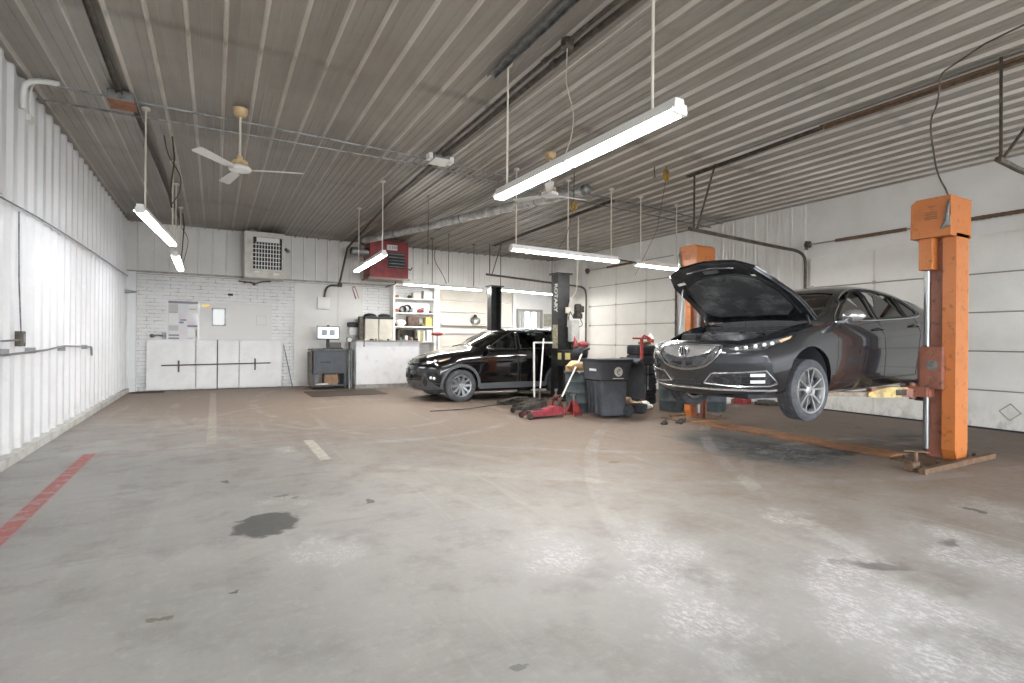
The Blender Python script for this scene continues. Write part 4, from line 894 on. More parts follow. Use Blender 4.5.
# engine bay
mb = MB(); mb.box(1.1, 1.9, -.66, .66, .5, .56); mb.build('engine_bay_floor', M['black'], sed, smooth=0, **L)
mb = MB(); mb.prism([(1.86, -.62), (1.98, -.6), (2.1, -.42), (2.16, 0), (2.1, .42), (1.98, .6), (1.86, .62), (1.8, .3), (1.82, 0), (1.8, -.3)], .765, .785)
for y in (-.45, -.2, .2, .45): mb.cyl((2.0, y, .785), (2.0, y, .795), .018)
rc = mb.build('radiator_cover', mat('cover_grey', '#6d6e70', .45, c2='#55565a', ns=9), sed, smooth=0, **L)
mb = MB(); mb.box(1.3, 1.72, -.3, .3, .72, .86, bev=.05); mb.box(1.36, 1.66, -.22, .22, .85, .88, bev=.012); mb.build('engine_cover', mat('engine_cover', '#55565a', .35, .2, c2='#77797b', ns=8), sed, smooth=50, **L)
mb = MB(); mb.box(1.25, 1.5, .42, .66, .72, .9, bev=.02); mb.build('battery', M['black'], sed, smooth=0, **L)
mb = MB(); mb.box(1.45, 1.75, -.64, -.38, .7, .87, bev=.05); mb.tube([(1.6, -.4, .8), (1.75, -.2, .83), (1.85, 0, .78)], .04, 10, smooth=2); mb.build('air_box', M['interior'], sed, **L)
for y in (-.58, .58): mb = MB(); mb.lathe([(.11, .8), (.11, .88), (.05, .9), (0, .9)], (1.2, y, 0), n=20); mb.build('strut_tower', M['galv'], sed, **L)
mb = MB(); mb.box(1.08, 1.2, -.69, .69, .86, .955, bev=.015); mb.build('cowl', M['rubber'], sed, smooth=0, **L)
for y, z in ((.3, .87), (-.1, .86), (-.5, .88)): mb = MB(); mb.lathe([(.03, z), (.035, z+.03), (.0, z+.035)], (1.75, y, 0), n=14); mb.build('fluid_cap', M['black'], sed, **L)
# the hood, opened about its hinge
hood = bpy.data.objects.new('hood', None)
hp = [(1.0, .0), (1.02, .35), (1.06, .79), (1.3, .785), (1.6, .765), (1.88, .72), (2.1, .62), (2.2, .4), (2.24, 0), (2.2, -.4), (2.1, -.62), (1.88, -.72), (1.6, -.765), (1.3, -.785), (1.06, -.79), (1.02, -.35)]
piv = Vector((1.06, 0, 1.0)); Rh = Matrix.Translation(piv+Vector((-.02, 0, .05))) @ Matrix.Rotation(math.radians(-45.2), 4, 'Y') @ Matrix.Translation(-piv)
def hooded(mb):
    for v in mb.b.verts: v.co = Rh @ v.co
    return mb
hd = hooded(cpanel(sbvh, hp, raymap_top, off=.002, th=.012, cuts=4)).build('hood', M['car_graphite'], sed, smooth=50, **L)
def inset(P, k, cx=1.62): return [(cx+(x-cx)*k, y*k) for x, y in P]
m_under = mat('hood_underside', '#222428', .3, .3, c2='#3c3e42', ns=5, coat=.3); m_lin = mat('hood_liner', '#3f4143', .75, c2='#77797b', ns=3.5, lo=.42, hi=.75, sc3=(1, 1, 2), c3='#2c2d2f')
hooded(cpanel(sbvh, inset(hp, .985), raymap_top, off=-.016, th=.02, cuts=4)).build('inner_panel', m_under, hd, smooth=50, **L)
lp = [(1.18, -.5), (1.16, 0), (1.18, .5), (1.32, .64), (1.6, .62), (1.86, .52), (1.96, .3), (1.98, 0), (1.96, -.3), (1.86, -.52), (1.6, -.62), (1.32, -.64)]
hooded(cpanel(sbvh, lp, raymap_top, off=-.046, th=.018, cuts=4)).build('insulation_liner', m_lin, hd, smooth=50, **L)
cl = cline(sbvh, spl(lp, 3, True), raymap_top, r=.014, off=-.048, closed=True); hooded(cl).build('liner_rim', M['black'], hd, **L)
for pts in ([(1.2, -.66), (1.7, -.66), (2.0, -.5)], [(1.2, .66), (1.7, .66), (2.0, .5)], [(2.1, -.35), (2.13, 0), (2.1, .35)]):
    hooded(cline(sbvh, pts, raymap_top, r=.016, off=-.04)).build('stiffener', m_under, hd, **L)
hooded(cpanel(sbvh, [(2.06, -.1), (2.06, .1), (2.11, .1), (2.11, -.1)], raymap_top, off=-.045, th=.02, cuts=1)).build('latch', M['steel'], hd, **L)
for y0, y1 in ((-.6, -.5),): hooded(cpanel(sbvh, [(1.93, y0), (1.93, y1), (1.97, y1), (1.97, y0)], raymap_top, off=-.05, th=.008, cuts=1)).build('warning_sticker', M['paper'], hd, **L)
hooded(cpanel(sbvh, [(1.95, .50), (1.95, .56), (1.98, .56), (1.98, .50)], raymap_top, off=-.05, th=.008, cuts=1)).build('warning_sticker', M['paper'], hd, **L)
pe = Rh @ Vector((1.85, -.62, .85)); mb = MB(); mb.cyl((1.75, -.66, .86), pe, .008, n=8); mb.build('prop_rod', M['steel'], sed, **L)
for s in (1, -1):
    mb = MB(); mb.tube([(1.1, s*.72, .93), Rh @ Vector((1.16, s*.72, .93))], .014, 6); mb.build('hood_hinge', M['black'], sed, **L)
# ---------------------------------------------------------------- the parked crossover
CRO = dict(name='crossover_car', label='black crossover suv with grey lower cladding parked at the black lift columns', loc=(6.1, 11.69, 0), nose=2.23, tail=-2.34, paint='car_black', mpaint='car_black',
    W=[(2.3, .86), (2.0, .885), (1.6, .905), (1.2, .915), (0, .915), (-1.4, .915), (-2.0, .885), (-2.34, .84)],
    B=[(2.3, .82), (2.1, .90), (1.9, .955), (1.5, 1.02), (1.1, 1.07), (.6, 1.10), (0, 1.12), (-.8, 1.14), (-1.6, 1.17), (-2.34, 1.16)],
    T=[(2.3, .88), (2.1, .97), (1.8, 1.05), (1.4, 1.11), (1.1, 1.15), (.98, 1.17), (.88, 1.22), (.6, 1.38), (.3, 1.53), (.1, 1.60), (-.15, 1.645), (-.5, 1.665), (-1.0, 1.665), (-1.5, 1.64), (-1.85, 1.59), (-2.05, 1.46), (-2.2, 1.28), (-2.34, 1.2)],
    zb=[(2.3, .27), (1.9, .24), (1.2, .22), (-1.5, .22), (-2.34, .32)], tumble=.42, crease=.014, fb=1.2, rb=-1.7, fa=.42, fp=2.5, ra=.25, rp=3.2,
    fz=[(-.2, -.16), (-.35, -.05), (-.5, 0), (-.7, 0), (-.82, -.05), (-.95, -.15)], rz=[(-.2, .1), (-.45, .0), (-.9, 0), (-1.2, .05)],
    wx=1.33, wy=.80, wr=.357, ww=.225, rr=.235, ar=.40, az=.37, style=dict(n=10, w0=.022, w1=.03),
    cabin=[(.86, 1.14), (.3, 1.46), (.0, 1.56), (-.5, 1.6), (-1.4, 1.57), (-1.8, 1.5), (-1.85, .7), (.86, .7)], cabw=.68,
    ws=((.87, 1.215, .70), (.22, 1.555, .55)), wsglass='glass_clear', seatx=.05, seatz=.62,
    windows=[dict(p=[(.66, 1.17), (.4, 1.34), (.12, 1.49), (-.08, 1.56), (-.15, 1.575), (-.12, 1.175)], g='glass_clear'), dict(p=[(-.22, 1.18), (-.23, 1.58), (-.6, 1.585), (-1.0, 1.56), (-1.08, 1.2)], g='glass_dark'), dict(p=[(-1.15, 1.21), (-1.1, 1.545), (-1.45, 1.5), (-1.72, 1.33), (-1.7, 1.27)], g='glass_dark')],
    seams=[[(.86, .42), (.86, .9), (.78, 1.1)], [(-.18, .42), (-.17, 1.15)], [(-1.15, 1.15), (-1.08, .95), (-.98, .75), (-.92, .42)]],
    handles=[(-.05, 1.0), (-.98, 1.03)], mirror=(.66, 1.13))
cro, cbvh = make_car(CRO)
def arc(cx, cz, r, a0, a1, k=14): return [(cx+r*math.cos(math.radians(a0+(a1-a0)*i/k)), cz+r*math.sin(math.radians(a0+(a1-a0)*i/k))) for i in range(k+1)]
def cro_side(s):
    sd = raymap_side(s)
    for x in (1.33, -1.33):
        A, B_ = arc(x, .37, .41, -8, 188), arc(x, .37, .475, -8, 188)
        mb = MB()
        for i in range(14):
            q = [A[i], A[i+1], B_[i+1], B_[i]]; P = [hitp(cbvh, sd, u, v, .012) for u, v in q]; Q = [hitp(cbvh, sd, u, v, -.01) for u, v in q]
            V = [mb.b.verts.new(p) for p in P]; W_ = [mb.b.verts.new(p) for p in Q]; mb.b.faces.new(V); mb.b.faces.new(W_[::-1])
            mb.b.faces.new((V[0], V[1], W_[1], W_[0])); mb.b.faces.new((V[2], V[3], W_[3], W_[2]))
        bmesh.ops.remove_doubles(mb.b, verts=mb.b.verts, dist=1e-4)
        mb.build('arch_cladding', M['plastic_grey'], cro, **L)
    cpanel(cbvh, [(.88, .28), (-.9, .28), (-.9, .40), (0, .41), (.88, .40)], sd, off=.014, th=.02, cuts=3).build('sill_cladding', M['plastic_grey'], cro, **L)
    W_ = raymap_wrap(1.1, s)
    h = cpanel(cbvh, [(22, .86), (32, .905), (48, .96), (62, .995), (60, .945), (50, .89), (38, .845), (25, .81)], W_, off=.006, th=.02, cuts=3).build('headlight', M['glass_lamp'], cro, smooth=60, **L)
    cpanel(cbvh, [(26, .835), (34, .885), (44, .915), (45, .885), (36, .855), (27, .825)], W_, off=.009, th=.01, cuts=2).build('reflector_housing', M['lamp_silver'], h, **L)
    for u, z in ((33, .865), (42, .9)): mb = MB(); mb.blob(hitp(cbvh, W_, u, z, .006), .035, 2); mb.build('lamp_lens', M['lamp_lens'], h, **L)
    cpanel(cbvh, [(46, .905), (60, .968), (58, .94), (48, .885)], W_, off=.01, th=.012, cuts=2).build('turn_signal', M['amber'], h, **L)
    f = cpanel(cbvh, [(30, .48), (36, .66), (47, .66), (50, .5), (42, .42)], W_, off=.004, th=.01, cuts=2).build('fog_recess', M['black'], cro, **L)
    for u, z in ((39, .54), (43, .53)): mb = MB(); mb.blob(hitp(cbvh, W_, u, z, .005), .035, 2); mb.build('fog_light', M['lamp_lens'], f, **L)
    cpanel(cbvh, [(0, .27), (0, .44), (26, .47), (30, .62), (33.5, .62), (36, .46), (52, .40), (54, .29), (30, .265)], W_, off=.009, th=.02, cuts=3).build('bumper_cladding', M['plastic_grey'], cro, **L)
    cline(cbvh, [(-1.75, 1.6) if 0 else (-1.6, 1.56), (-1.3, 1.60), (0, 1.60), (.05, 1.58)], sd, r=.014, off=.03).build('roof_rail', M['steel'], cro, **L)
both(cro_side)
CW = raymap_wrap(1.1)
cpanel(cbvh, [(-20, .80), (0, .79), (20, .80), (20, .855), (0, .865), (-20, .855)], CW, off=.006, th=.02, cuts=4).build('upper_grille', M['mesh_black'], cro, **L)
for z in (.81, .84): cline(cbvh, [(-21, z+.01), (0, z), (21, z+.01)], CW, r=.008, off=.012).build('grille_slat', M['lamp_silver'] if z > .82 else M['black'], cro, **L)
cpanel(cbvh, [(-22, .5), (0, .49), (22, .5), (18, .70), (0, .71), (-18, .70)], CW, off=.004, th=.02, cuts=4).build('lower_grille', M['mesh_black'], cro, **L)
c = hitp(cbvh, raymap_front, 0, .83, .03); mb = MB(); mb.X = Matrix.Translation(c)
for ry, rz_ in ((.075, .05), (.03, .047), (.05, .02)):
    mb.tube([(0, ry*math.cos(2*PI*k/20), rz_*math.sin(2*PI*k/20)+(.016 if rz_ == .02 else 0)) for k in range(21)], .006, 6)
mb.build('badge', M['chrome'], cro, **L)
c = hitp(cbvh, raymap_front, 0, .55, .02); mb = MB(); mb.box(c.x-.005, c.x+.005, -.15, .15, .51, .6); mb.build('plate_holder', M['black'], cro, smooth=0, **L)
mb = MB(); mb.box(-1.9, 1.9, -.72, .72, .2, .26); mb.build('undertray', M['rubber'], cro, smooth=0, **L)
# ================================================================ orange two-post lift
def orange_post(y0, s, label, xw, lbl_arm):
    # y0: outer face, s=+1 column opens towards +y
    def Yv(d): return y0+s*d
    def bx(mb, x0, x1, a, b, z0, z1, bev=0): mb.box(x0, x1, min(Yv(a), Yv(b)), max(Yv(a), Yv(b)), z0, z1, bev)
    r = thing('lift_column', label, 'car lift', (7.6, Yv(.15), 0))
    xe = 7.45+xw
    mb = MB(); mb.prism([(7.45, .14), (7.45, 2.66), (xe, 2.66), (xe, .14), (xe-.03, .02), (7.56, .01), (7.5, .02)], *sorted((Yv(.0), Yv(.13))), 'y'); mb.build('column_cover', M['orange'], r, smooth=0)
    mb = MB(); bx(mb, 7.5, xe-.02, .13, .25, .02, 2.7); bx(mb, 7.5, 7.53, .25, .3, .02, 2.7); bx(mb, xe-.05, xe-.02, .25, .3, .02, 2.7); mb.build('column', M['orange_dark'], r, smooth=0)
    mb = MB(); mb.cyl((7.48, Yv(.295), .12), (7.48, Yv(.295), 2.5), .034, n=14); mb.build('guide_rail', M['steel'], r)
    mb = MB(); mb.prism([(Yv(.0), 2.62), (Yv(.0), 3.08), (Yv(.34), 3.08), (Yv(.395), 3.03), (Yv(.4), 2.62)], 7.3, xe+.05, 'x')
    hd_ = mb.build('head_box', M['orange'], r, smooth=0)
    mb = MB()
    for k in range(4): mb.box(7.294, 7.302, *sorted((Yv(.13), Yv(.25))), 2.83+k*.024, 2.838+k*.024)
    mb.build('vent_slots', M['rust'], hd_, smooth=0)
    mb = MB(); bx(mb, 7.36, 7.56, .2, .34, 2.25, 2.64, .01); mb.build('hose_box', M['orange'], r, smooth=0)
    mb = MB(); mb.tube([(7.35, Yv(.02), 3.08), (7.28, Yv(.02), 2.95), (7.28, Yv(.03), 2.78), (7.28, Yv(.08), 2.7)], .018, 8); mb.box(7.27, 7.3, *sorted((Yv(.0), Yv(.05))), 2.72, 2.84); mb.build('cable_gland', M['galv'], r)
    mb = MB(); bx(mb, 7.38, 7.48, .1, .33, .84, 1.34, .01); bx(mb, 7.4, 7.7, .26, .36, .8, 1.3, .01)
    for z in (1.26, .95): mb.cyl((7.36, Yv(.24), z), (7.4, Yv(.24), z), .035, n=12)
    ca = mb.build('carriage', M['orange_dark'], r, smooth=0)
    mb = MB(); mb.cyl((7.375, Yv(.2), 1.12), (7.385, Yv(.2), 1.12), .06, n=16); mb.build('worn_decal', M['galv'], ca)
    mb = MB(); bx(mb, 7.3, 7.75, .22, .48, .74, .86, .01); mb.cyl((7.38, Yv(.4), .7), (7.38, Yv(.4), .9), .035, n=12); mb.cyl((7.66, Yv(.4), .7), (7.66, Yv(.4), .9), .035, n=12); mb.build('arm_bracket', M['orange_dark'], r, smooth=0)
    # swing arms
    for nm, P, Q in (('front', (7.38, Yv(.4)), (6.3, Yv(1.02 if s > 0 else .92))), ('rear', (7.66, Yv(.4)), (8.55, Yv(1.0 if s > 0 else .9)))):
        P3, Q3 = Vector((P[0], P[1], .78)), Vector((Q[0], Q[1], .74)); d = (Q3-P3); Ln = d.length; an = math.atan2(d.y, d.x)
        Xm = Matrix.Translation(P3) @ Matrix.Rotation(an, 4, 'Z')
        mb = MB(); mb.X = Xm; mb.prism([(0, -.08), (Ln*.42, -.05), (Ln*.42, .05), (0, .08)], -.05, .05); a = mb.build('swing_arm', M['orange_dark'], r, smooth=0)
        mb = MB(); mb.X = Xm; mb.box(Ln*.25, Ln, -.04, .04, -.05, .005, bev=.004); mb.build('arm_extension', mat('arm_grey', '#8b7f70', .6, .3, c2='#6f6355', ns=12) if 'arm_grey' not in bpy.data.materials else bpy.data.materials['arm_grey'], a, smooth=0)
        mb = MB(); mb.X = Xm; mb.prism([(Ln*.08, -.055), (Ln*.08, .065), (Ln*.26, .07), (Ln*.46, .0), (Ln*.46, -.055)], -.07, .07, 'y')
        yb = mb.build('yellow_bracket', mat('bracket_yellow', '#c9ae6a', .55, .1, c2='#8d7a52', ns=14) if 'bracket_yellow' not in bpy.data.materials else bpy.data.materials['bracket_yellow'], a, smooth=0)
        mb = MB(); mb.X = Xm; mb.box(Ln*.1, Ln*.2, -.076, .076, -.03, .04); mb.cyl((Ln*.15, -.08, 0), (Ln*.15, .08, 0), .03, n=12); mb.build('slot', M['greasy'], a, smooth=0)
        mb = MB(); mb.cyl((Q3.x, Q3.y, .70), (Q3.x, Q3.y, .745), .04); mb.cyl((Q3.x, Q3.y, .745), (Q3.x, Q3.y, .775), .06, n=18); mb.build('lift_pad', M['rubber'], a)
    # base plate
    mb = MB(); mb.box(6.98, 8.1, *sorted((Yv(-.1), Yv(.45))), 0, .018); mb.build('base_plate', M['rust'], r, smooth=0)
    mb = MB(); bx(mb, 6.47, 8.2, -.12, -.06, 0, .06) if s > 0 else bx(mb, 7.2, 8.0, -.12, -.06, 0, .05); mb.build('base_beam', M['rust'], r, smooth=0)
    for x, d in ((7.1, .35), (8.0, .35), (7.1, .02), (8.0, .02)): mb = MB(); mb.cyl((x, Yv(d), .015), (x, Yv(d), .06), .02, n=6); mb.build('anchor_bolt', M['dark_steel'], r)
    return r
orange_post(2.83, 1, 'orange lift column at the right with head box and dark carriage, nearest the viewer', .32, 'near')
orange_post(6.87, -1, 'orange lift column behind the open hood of the raised sedan', .26, 'far')
mb = MB(); mb.lathe([(.035, .02), (.035, .1), (.02, .11), (.02, .2), (.03, .21), (.0, .215)], (6.62, 2.86, 0), n=12); mb.tube([(6.5, 2.92, .215), (6.72, 2.78, .2)], .009, 6); mb.box(6.52, 6.74, 2.8, 2.94, .0, .03); mb.box(6.5, 6.6, 2.83, 2.92, .0, .09, bev=.01)
one('screw_jack', mb, M['rust'], 'small rusty screw jack with a T bar at the foot of the near orange column', 'jack')
mb = MB(); mb.cyl((7.98, 3.3, .018), (7.98, 3.3, .13), .06, n=18); one('steel_cup', mb, M['galv'], 'small dark steel cup on the base plate of the near orange column', 'cup')
mb = MB(); mb.box(7.06, 7.5, 3.32, 6.38, 0, .022, bev=.005); mb.box(7.1, 7.46, 3.34, 6.36, .02, .026)
one('floor_cover_plate', mb, mat('plate_rust', '#9a6a45', .75, c2='#7a5c44', ns=5, c3='#5d4a3b'), 'low rust-orange cover plate on the floor between the orange lift columns', 'floor plate', smooth=0)

# ================================================================ black two-post lift round the crossover
def black_post(x, y, s, label, face):
    r = thing('lift_column', label, 'car lift', (x, y, 0))
    mb = MB(); mb.prism([(x-.16, y-.13), (x+.17, y-.13), (x+.17, y+.13), (x+.12, y+.13), (x+.12, y-.08), (x-.11, y-.08), (x-.11, y+.13), (x-.16, y+.13)] if s > 0 else [(x-.16, y+.13), (x+.17, y+.13), (x+.17, y-.13), (x+.12, y-.13), (x+.12, y+.08), (x-.11, y+.08), (x-.11, y-.13), (x-.16, y-.13)], .02, 2.93)
    mb.build('column', M['post_black'], r, smooth=0)
    mb = MB(); mb.box(x-.21, x+.22, y-.18, y+.18, 2.93, 2.96); mb.build('top_plate', M['post_black'], r, smooth=0)
    mb = MB(); mb.box(x-.24, x+.24, y-.24, y+.24, 0, .02); mb.build('base_plate', M['dark_steel'], r, smooth=0)
    mb = MB(); mb.box(x-.1, x+.11, *sorted((y-s*.06, y+s*.16)), .12, .75, bev=.01); mb.build('carriage', M['post_black'], r, smooth=0)
    for d in (-1, 1):
        mb = MB(); mb.prism([(x+d*.05-.04, y+s*.1), (x+d*.05+.04, y+s*.1), (x+d*.75+.04, y+s*.6), (x+d*.75-.04, y+s*.6)], .12, .18); a = mb.build('swing_arm', M['greasy'], r, smooth=0)
        mb = MB(); mb.cyl((x+d*.75, y+s*.6, .18), (x+d*.75, y+s*.6, .2), .06); mb.build('lift_pad', M['rubber'], a)
    return r
bp = black_post(7.1, 10.35, 1, 'front black lift column with white vertical lettering beside the black car', 1)
text_mesh('ROTARY', .17, face_mat((6.935, 10.3, 2.38), (0, 0, -1), (0, -1, 0)), m=M['paper'], parent=bp, bold=.004)
mb = MB(); mb.box(6.93, 6.945, 10.22, 10.42, 1.2, 1.75); mb.build('faded_decal', mat('decal', '#b5ad90', .6, c2='#7d7a6c', ns=20), bp, smooth=0)
mb = MB(); mb.tube([(7.42, 10.1, 4.28), (7.42, 10.12, 2.7), (7.4, 10.16, 2.5), (7.25, 10.18, 2.35), (7.22, 10.2, 2.0), (7.2, 10.2, 1.7)], .013, 6, smooth=2); mb.box(7.14, 7.28, 10.16, 10.21, 2.02, 2.16, bev=.01); mb.build('power_cord', M['rod'], bp)
pu = thing('hydraulic_power_unit', 'dark motor with white plastic reservoir mounted on the front black lift column', 'pump', (7.4, 10.12, 1.5))
mb = MB(); mb.lathe([(.0, 2.0), (.07, 2.0), (.09, 2.03), (.09, 2.2), (.07, 2.24), (.0, 2.25)], (7.44, 10.12, 0), n=20); mb.box(7.36, 7.52, 10.04, 10.2, 1.9, 2.02, bev=.01); mb.box(7.5, 7.6, 10.08, 10.16, 2.05, 2.2, bev=.01); mb.build('motor', M['greasy'], pu)
mb = MB(); mb.box(7.2, 7.44, 10.03, 10.2, 1.35, 1.86, bev=.04); mb.build('reservoir', mat('reservoir', '#b9bab6', .4, c2='#a3a49e'), pu, smooth=50)
mb = MB(); mb.tube([(7.3, 10.08, 1.9), (7.15, 10.02, 2.05), (7.1, 10.02, 1.9)], .012, 6); mb.tube([(7.46, 10.05, 1.9), (7.5, 10.0, 1.75), (7.42, 10.03, 1.7)], .01, 6, smooth=1); mb.build('lever', M['black'], pu)
black_post(7.1, 13.75, -1, 'rear black lift column standing behind the roof of the black car', -1)

# ================================================================ bins, barrels and clutter
def barrel(x, y, r_, h, label, m='barrel', taper=.9):
    t = thing('barrel', label, 'barrel', (x, y, 0), group=None)
    mb = MB(); rb = r_*taper
    P = [(.0, .0), (rb*.95, 0), (rb, .02)]
    for k in range(1, 4): z = h*k/4; q = rb+(r_-rb)*k/4; P += [(q, z-.012), (q+.008, z), (q, z+.012)]
    P += [(r_, h-.05), (r_+.018, h-.04), (r_+.018, h), (r_-.01, h), (r_-.02, h-.03), (rb-.03, .03), (0, .03)]
    mb.lathe(P, (x, y, 0), n=36); mb.build('drum', M[m], t, smooth=45); return t
barrel(6.2, 8.32, .3, .79, 'dark blue-grey drum left of the wheeled bin, filled with cardboard and a bag')
mb = MB(); mb.blob((6.05, 8.2, .9), .22, 2, .18, 3, (1, 1, .45)); mb.box(5.92, 6.3, 8.2, 8.45, .76, .9, bev=.02, M=Matrix.Identity(4)); one('crumpled_cardboard', mb, mat('tan_card', '#c9ad84', .85, c2='#a98f6b', ns=10), 'crumpled tan cardboard on top of the dark blue-grey drum', 'cardboard')
mb = MB(); mb.blob((6.1, 8.12, .79), .09, 2, .2, 4, (1.6, .8, .5)); one('rag', mb, M['paper'], 'white rag hanging over the rim of the dark blue-grey drum', 'rag')
r = thing('tool_bag', 'black bag with a red top resting on the cardboard in the drum', 'bag', (6.28, 8.42, 1.0))
mb = MB(); mb.blob((6.26, 8.42, 1.14), .17, 3, .06, 5, (.95, .8, 1.05)); mb.build('bag_body', mat('bag_black', '#222329', .6), r)
mb = MB(); mb.blob((6.3, 8.4, 1.3), .12, 3, .08, 6, (1.1, .8, .55)); mb.lathe([(.06, 0), (.03, .12), (.004, .2)], (6.16, 8.42, 1.27), (-.25, 0, 1), 12); mb.build('red_top', M['red'], r)
r = thing('battery_charger', 'black box with a yellow label beside the front black lift column', 'battery charger', (6.85, 9.95, .9))
mb = MB(); mb.box(6.85, 7.2, 9.9, 10.1, .8, 1.16, bev=.02); mb.build('box_body', M['black'], r, smooth=0)
mb = MB(); mb.box(6.93, 7.07, 9.893, 9.9, .95, 1.1); mb.box(6.842, 6.85, 9.93, 10.06, .95, 1.1); mb.build('label_plate', mat('yellow_label', '#c9bd7c', .6), r, smooth=0)
mb = MB(); mb.cyl((7.0, 10.0, 0), (7.0, 10.0, .8), .04); mb.box(6.85, 7.15, 9.88, 10.1, 0, .05); mb.build('stand', M['black'], r)
# wheeled bin
r = thing('wheeled_bin', 'tall grey wheeled bin with a round white emblem, lid hanging open behind', 'bin', (6.28, 7.62, 0), math.radians(-8))
def frus(mb, b, t, z0, z1, n=5, rad=.06):
    def rr(x0, x1, y0, y1, z, q):
        out = []
        for cx, cy, a0 in ((x1-q, y1-q, 0), (x0+q, y1-q, 90), (x0+q, y0+q, 180), (x1-q, y0+q, 270)):
            for k in range(n): a = math.radians(a0+90*k/(n-1)); out.append(mb.v((cx+q*math.cos(a), cy+q*math.sin(a), z)))
        return out
    A, B = rr(*b, z0, rad), rr(*t, z1, rad); N_ = len(A)
    for i in range(N_): mb.b.faces.new((A[i], A[(i+1) % N_], B[(i+1) % N_], B[i]))
    return A, B
mb = MB(); A, B = frus(mb, (-.25, .25, -.24, .24), (-.31, .27, -.28, .28), .04, .66); mb.b.faces.new(A[::-1]); A, B = frus(mb, (-.33, .28, -.30, .30), (-.36, .33, -.33, .33), .68, 1.03); mb.b.faces.new(A[::-1]); mb.b.faces.new(B)
mb.build('body', M['bin_grey'], r, local=True, smooth=50)
mb = MB(); A, B = frus(mb, (-.38, .35, -.35, .35), (-.385, .355, -.355, .355), 1.0, 1.05); mb.b.faces.new(A[::-1]); mb.b.faces.new(B); mb.build('rim', M['bin_dark'], r, local=True, smooth=50)
mb = MB()
for y in (-.12, 0, .12): mb.box(-.315, -.262, y-.012, y+.012, .08, .64)
mb.build('front_rib', M['bin_grey'], r, local=True, smooth=0)
for y in (-.23, .23): mb = MB(); mb.lathe([(.0, -.03), (.08, -.03), (.11, -.025), (.115, 0), (.11, .025), (.08, .03), (.07, .02), (0, .02)], (.3, y, .115), (0, 1, 0), 28); w_ = mb.build('wheel', M['rubber'], r, local=True)
mb = MB(); mb.tube([(.34, -.3, 1.0), (.44, -.29, .98), (.46, -.25, 1.0), (.46, .25, 1.0), (.44, .29, .98), (.34, .3, 1.0)], .018, 8); mb.build('handle', M['bin_grey'], r, local=True)
mb = MB(); pts = [(.45, 1.02), (.50, 1.07), (.56, 1.0), (.60, .8), (.61, .55), (.59, .32), (.55, .32), (.57, .55), (.56, .8), (.52, .97), (.49, 1.01), (.46, .99)]
mb.prism(pts, -.34, .34, 'y'); mb.build('lid', M['bin_grey'], r, local=True, smooth=50)
mb = MB(); mb.tube([(.63, -.36, .95), (.63, -.36, .5)], .006, 6); mb.build('lid_edge', M['steel'], r, local=True)
Xe = Matrix.Translation((.03, -.322, .83)) @ Matrix.Rotation(PI/2-.09, 4, 'X')
mb = MB(); mb.X = Xe; mb.cyl((0, 0, 0), (0, 0, .006), .085, n=32)
for v in mb.b.verts: pass
em = mb.build('emblem', M['paper'], r, local=True)
mb = MB(); mb.X = Xe
for a, b_, c_, d_ in ((-.02, .035, .01, .02), (-.03, -.012, -.03, .02), (.0, .04, .03, .045), (-.01, .02, -.055, -.04)): mb.box(a, b_, c_, d_, .005, .008)
mb.build('emblem_print', M['bin_grey'], em, local=True, smooth=0)
mb = MB(); mb.X = Xe; mb.box(-.12, .1, -.125, -.112, 0, .005); mb.build('emblem_caption', M['paper'], r, local=True, smooth=0)
mb = MB(); mb.box(-.365, -.348, -.2, .02, .84, .88, M=Matrix.Rotation(-.09, 4, 'Y') if 0 else None); mb.build('sticker', M['paper'], r, local=True, smooth=0)
# drums and tyres behind the raised car
barrel(8.02, 7.72, .28, .85, 'dark drum under the front bumper of the raised sedan, left of the orange column', taper=.88)
barrel(8.72, 7.3, .27, .8, 'dark drum under the raised sedan, right of the orange column', taper=.92)
def tyre(x, y, z, R=.33, w_=.21, label='', group='stacked tyres', ax=(0, 0, 1)):
    mb = MB(); rr = R*.6; h = w_/2; P = [(rr, -h*.8), (rr+.02, -h), ((R+rr)/2, -h*1.03), (R-.02, -h*.95)]
    for k in range(4): c_ = -h*.6+k*h*.4; P += [(R, c_-.015), (R, c_+.004), (R-.01, c_+.008), (R-.01, c_+.014)]
    P += [(R-.02, h*.95), ((R+rr)/2, h*1.03), (rr+.02, h), (rr, h*.8)]
    mb.lathe(P, (x, y, z), ax, 36, closed=True); return tag(mb.build('tire', M['rubber']), label, 'tire', group)
for k in range(6):
    tyre(8.3+.012*((k*7) % 3-1), 8.9, .11+k*.215, label=['lowest', 'second from the floor', 'third from the floor', 'third from the top', 'second from the top', 'topmost'][k]+' black tyre in the stack behind the wheeled bin')
tyre(8.75, 8.35, .34, label='black tyre standing upright at the foot of the tyre stack', ax=(.5, 1, .1), group=None)
r = thing('engine_hoist_bar', 'red steel bar with a T top standing before the tyre stack', 'tool', (7.95, 8.52, 0))
mb = MB(); mb.box(7.93, 7.98, 8.5, 8.55, 0, 1.42); mb.build('upright', M['red'], r, smooth=0)
mb = MB(); mb.tube([(7.75, 8.58, 1.44), (8.15, 8.47, 1.44)], .02, 8); mb.tube([(7.9, 8.5, 1.42), (8.0, 8.5, 1.5), (8.15, 8.5, 1.45)], .025, 8); mb.build('crossbar', M['red'], r)
mb = MB(); mb.box(7.8, 8.1, 8.42, 8.54, 0, .05); mb.build('foot', M['rust'], r, smooth=0)
r = thing('jug', 'white plastic jug with a red label on top of the tyre stack', 'jug', (8.45, 8.8, 1.3))
mb = MB(); mb.lathe([(.0, 0), (.07, 0), (.075, .02), (.075, .15), (.05, .2), (.02, .22), (.02, .26), (0, .26)], (8.45, 8.78, 1.3), n=20); mb.build('bottle', M['paper'], r)
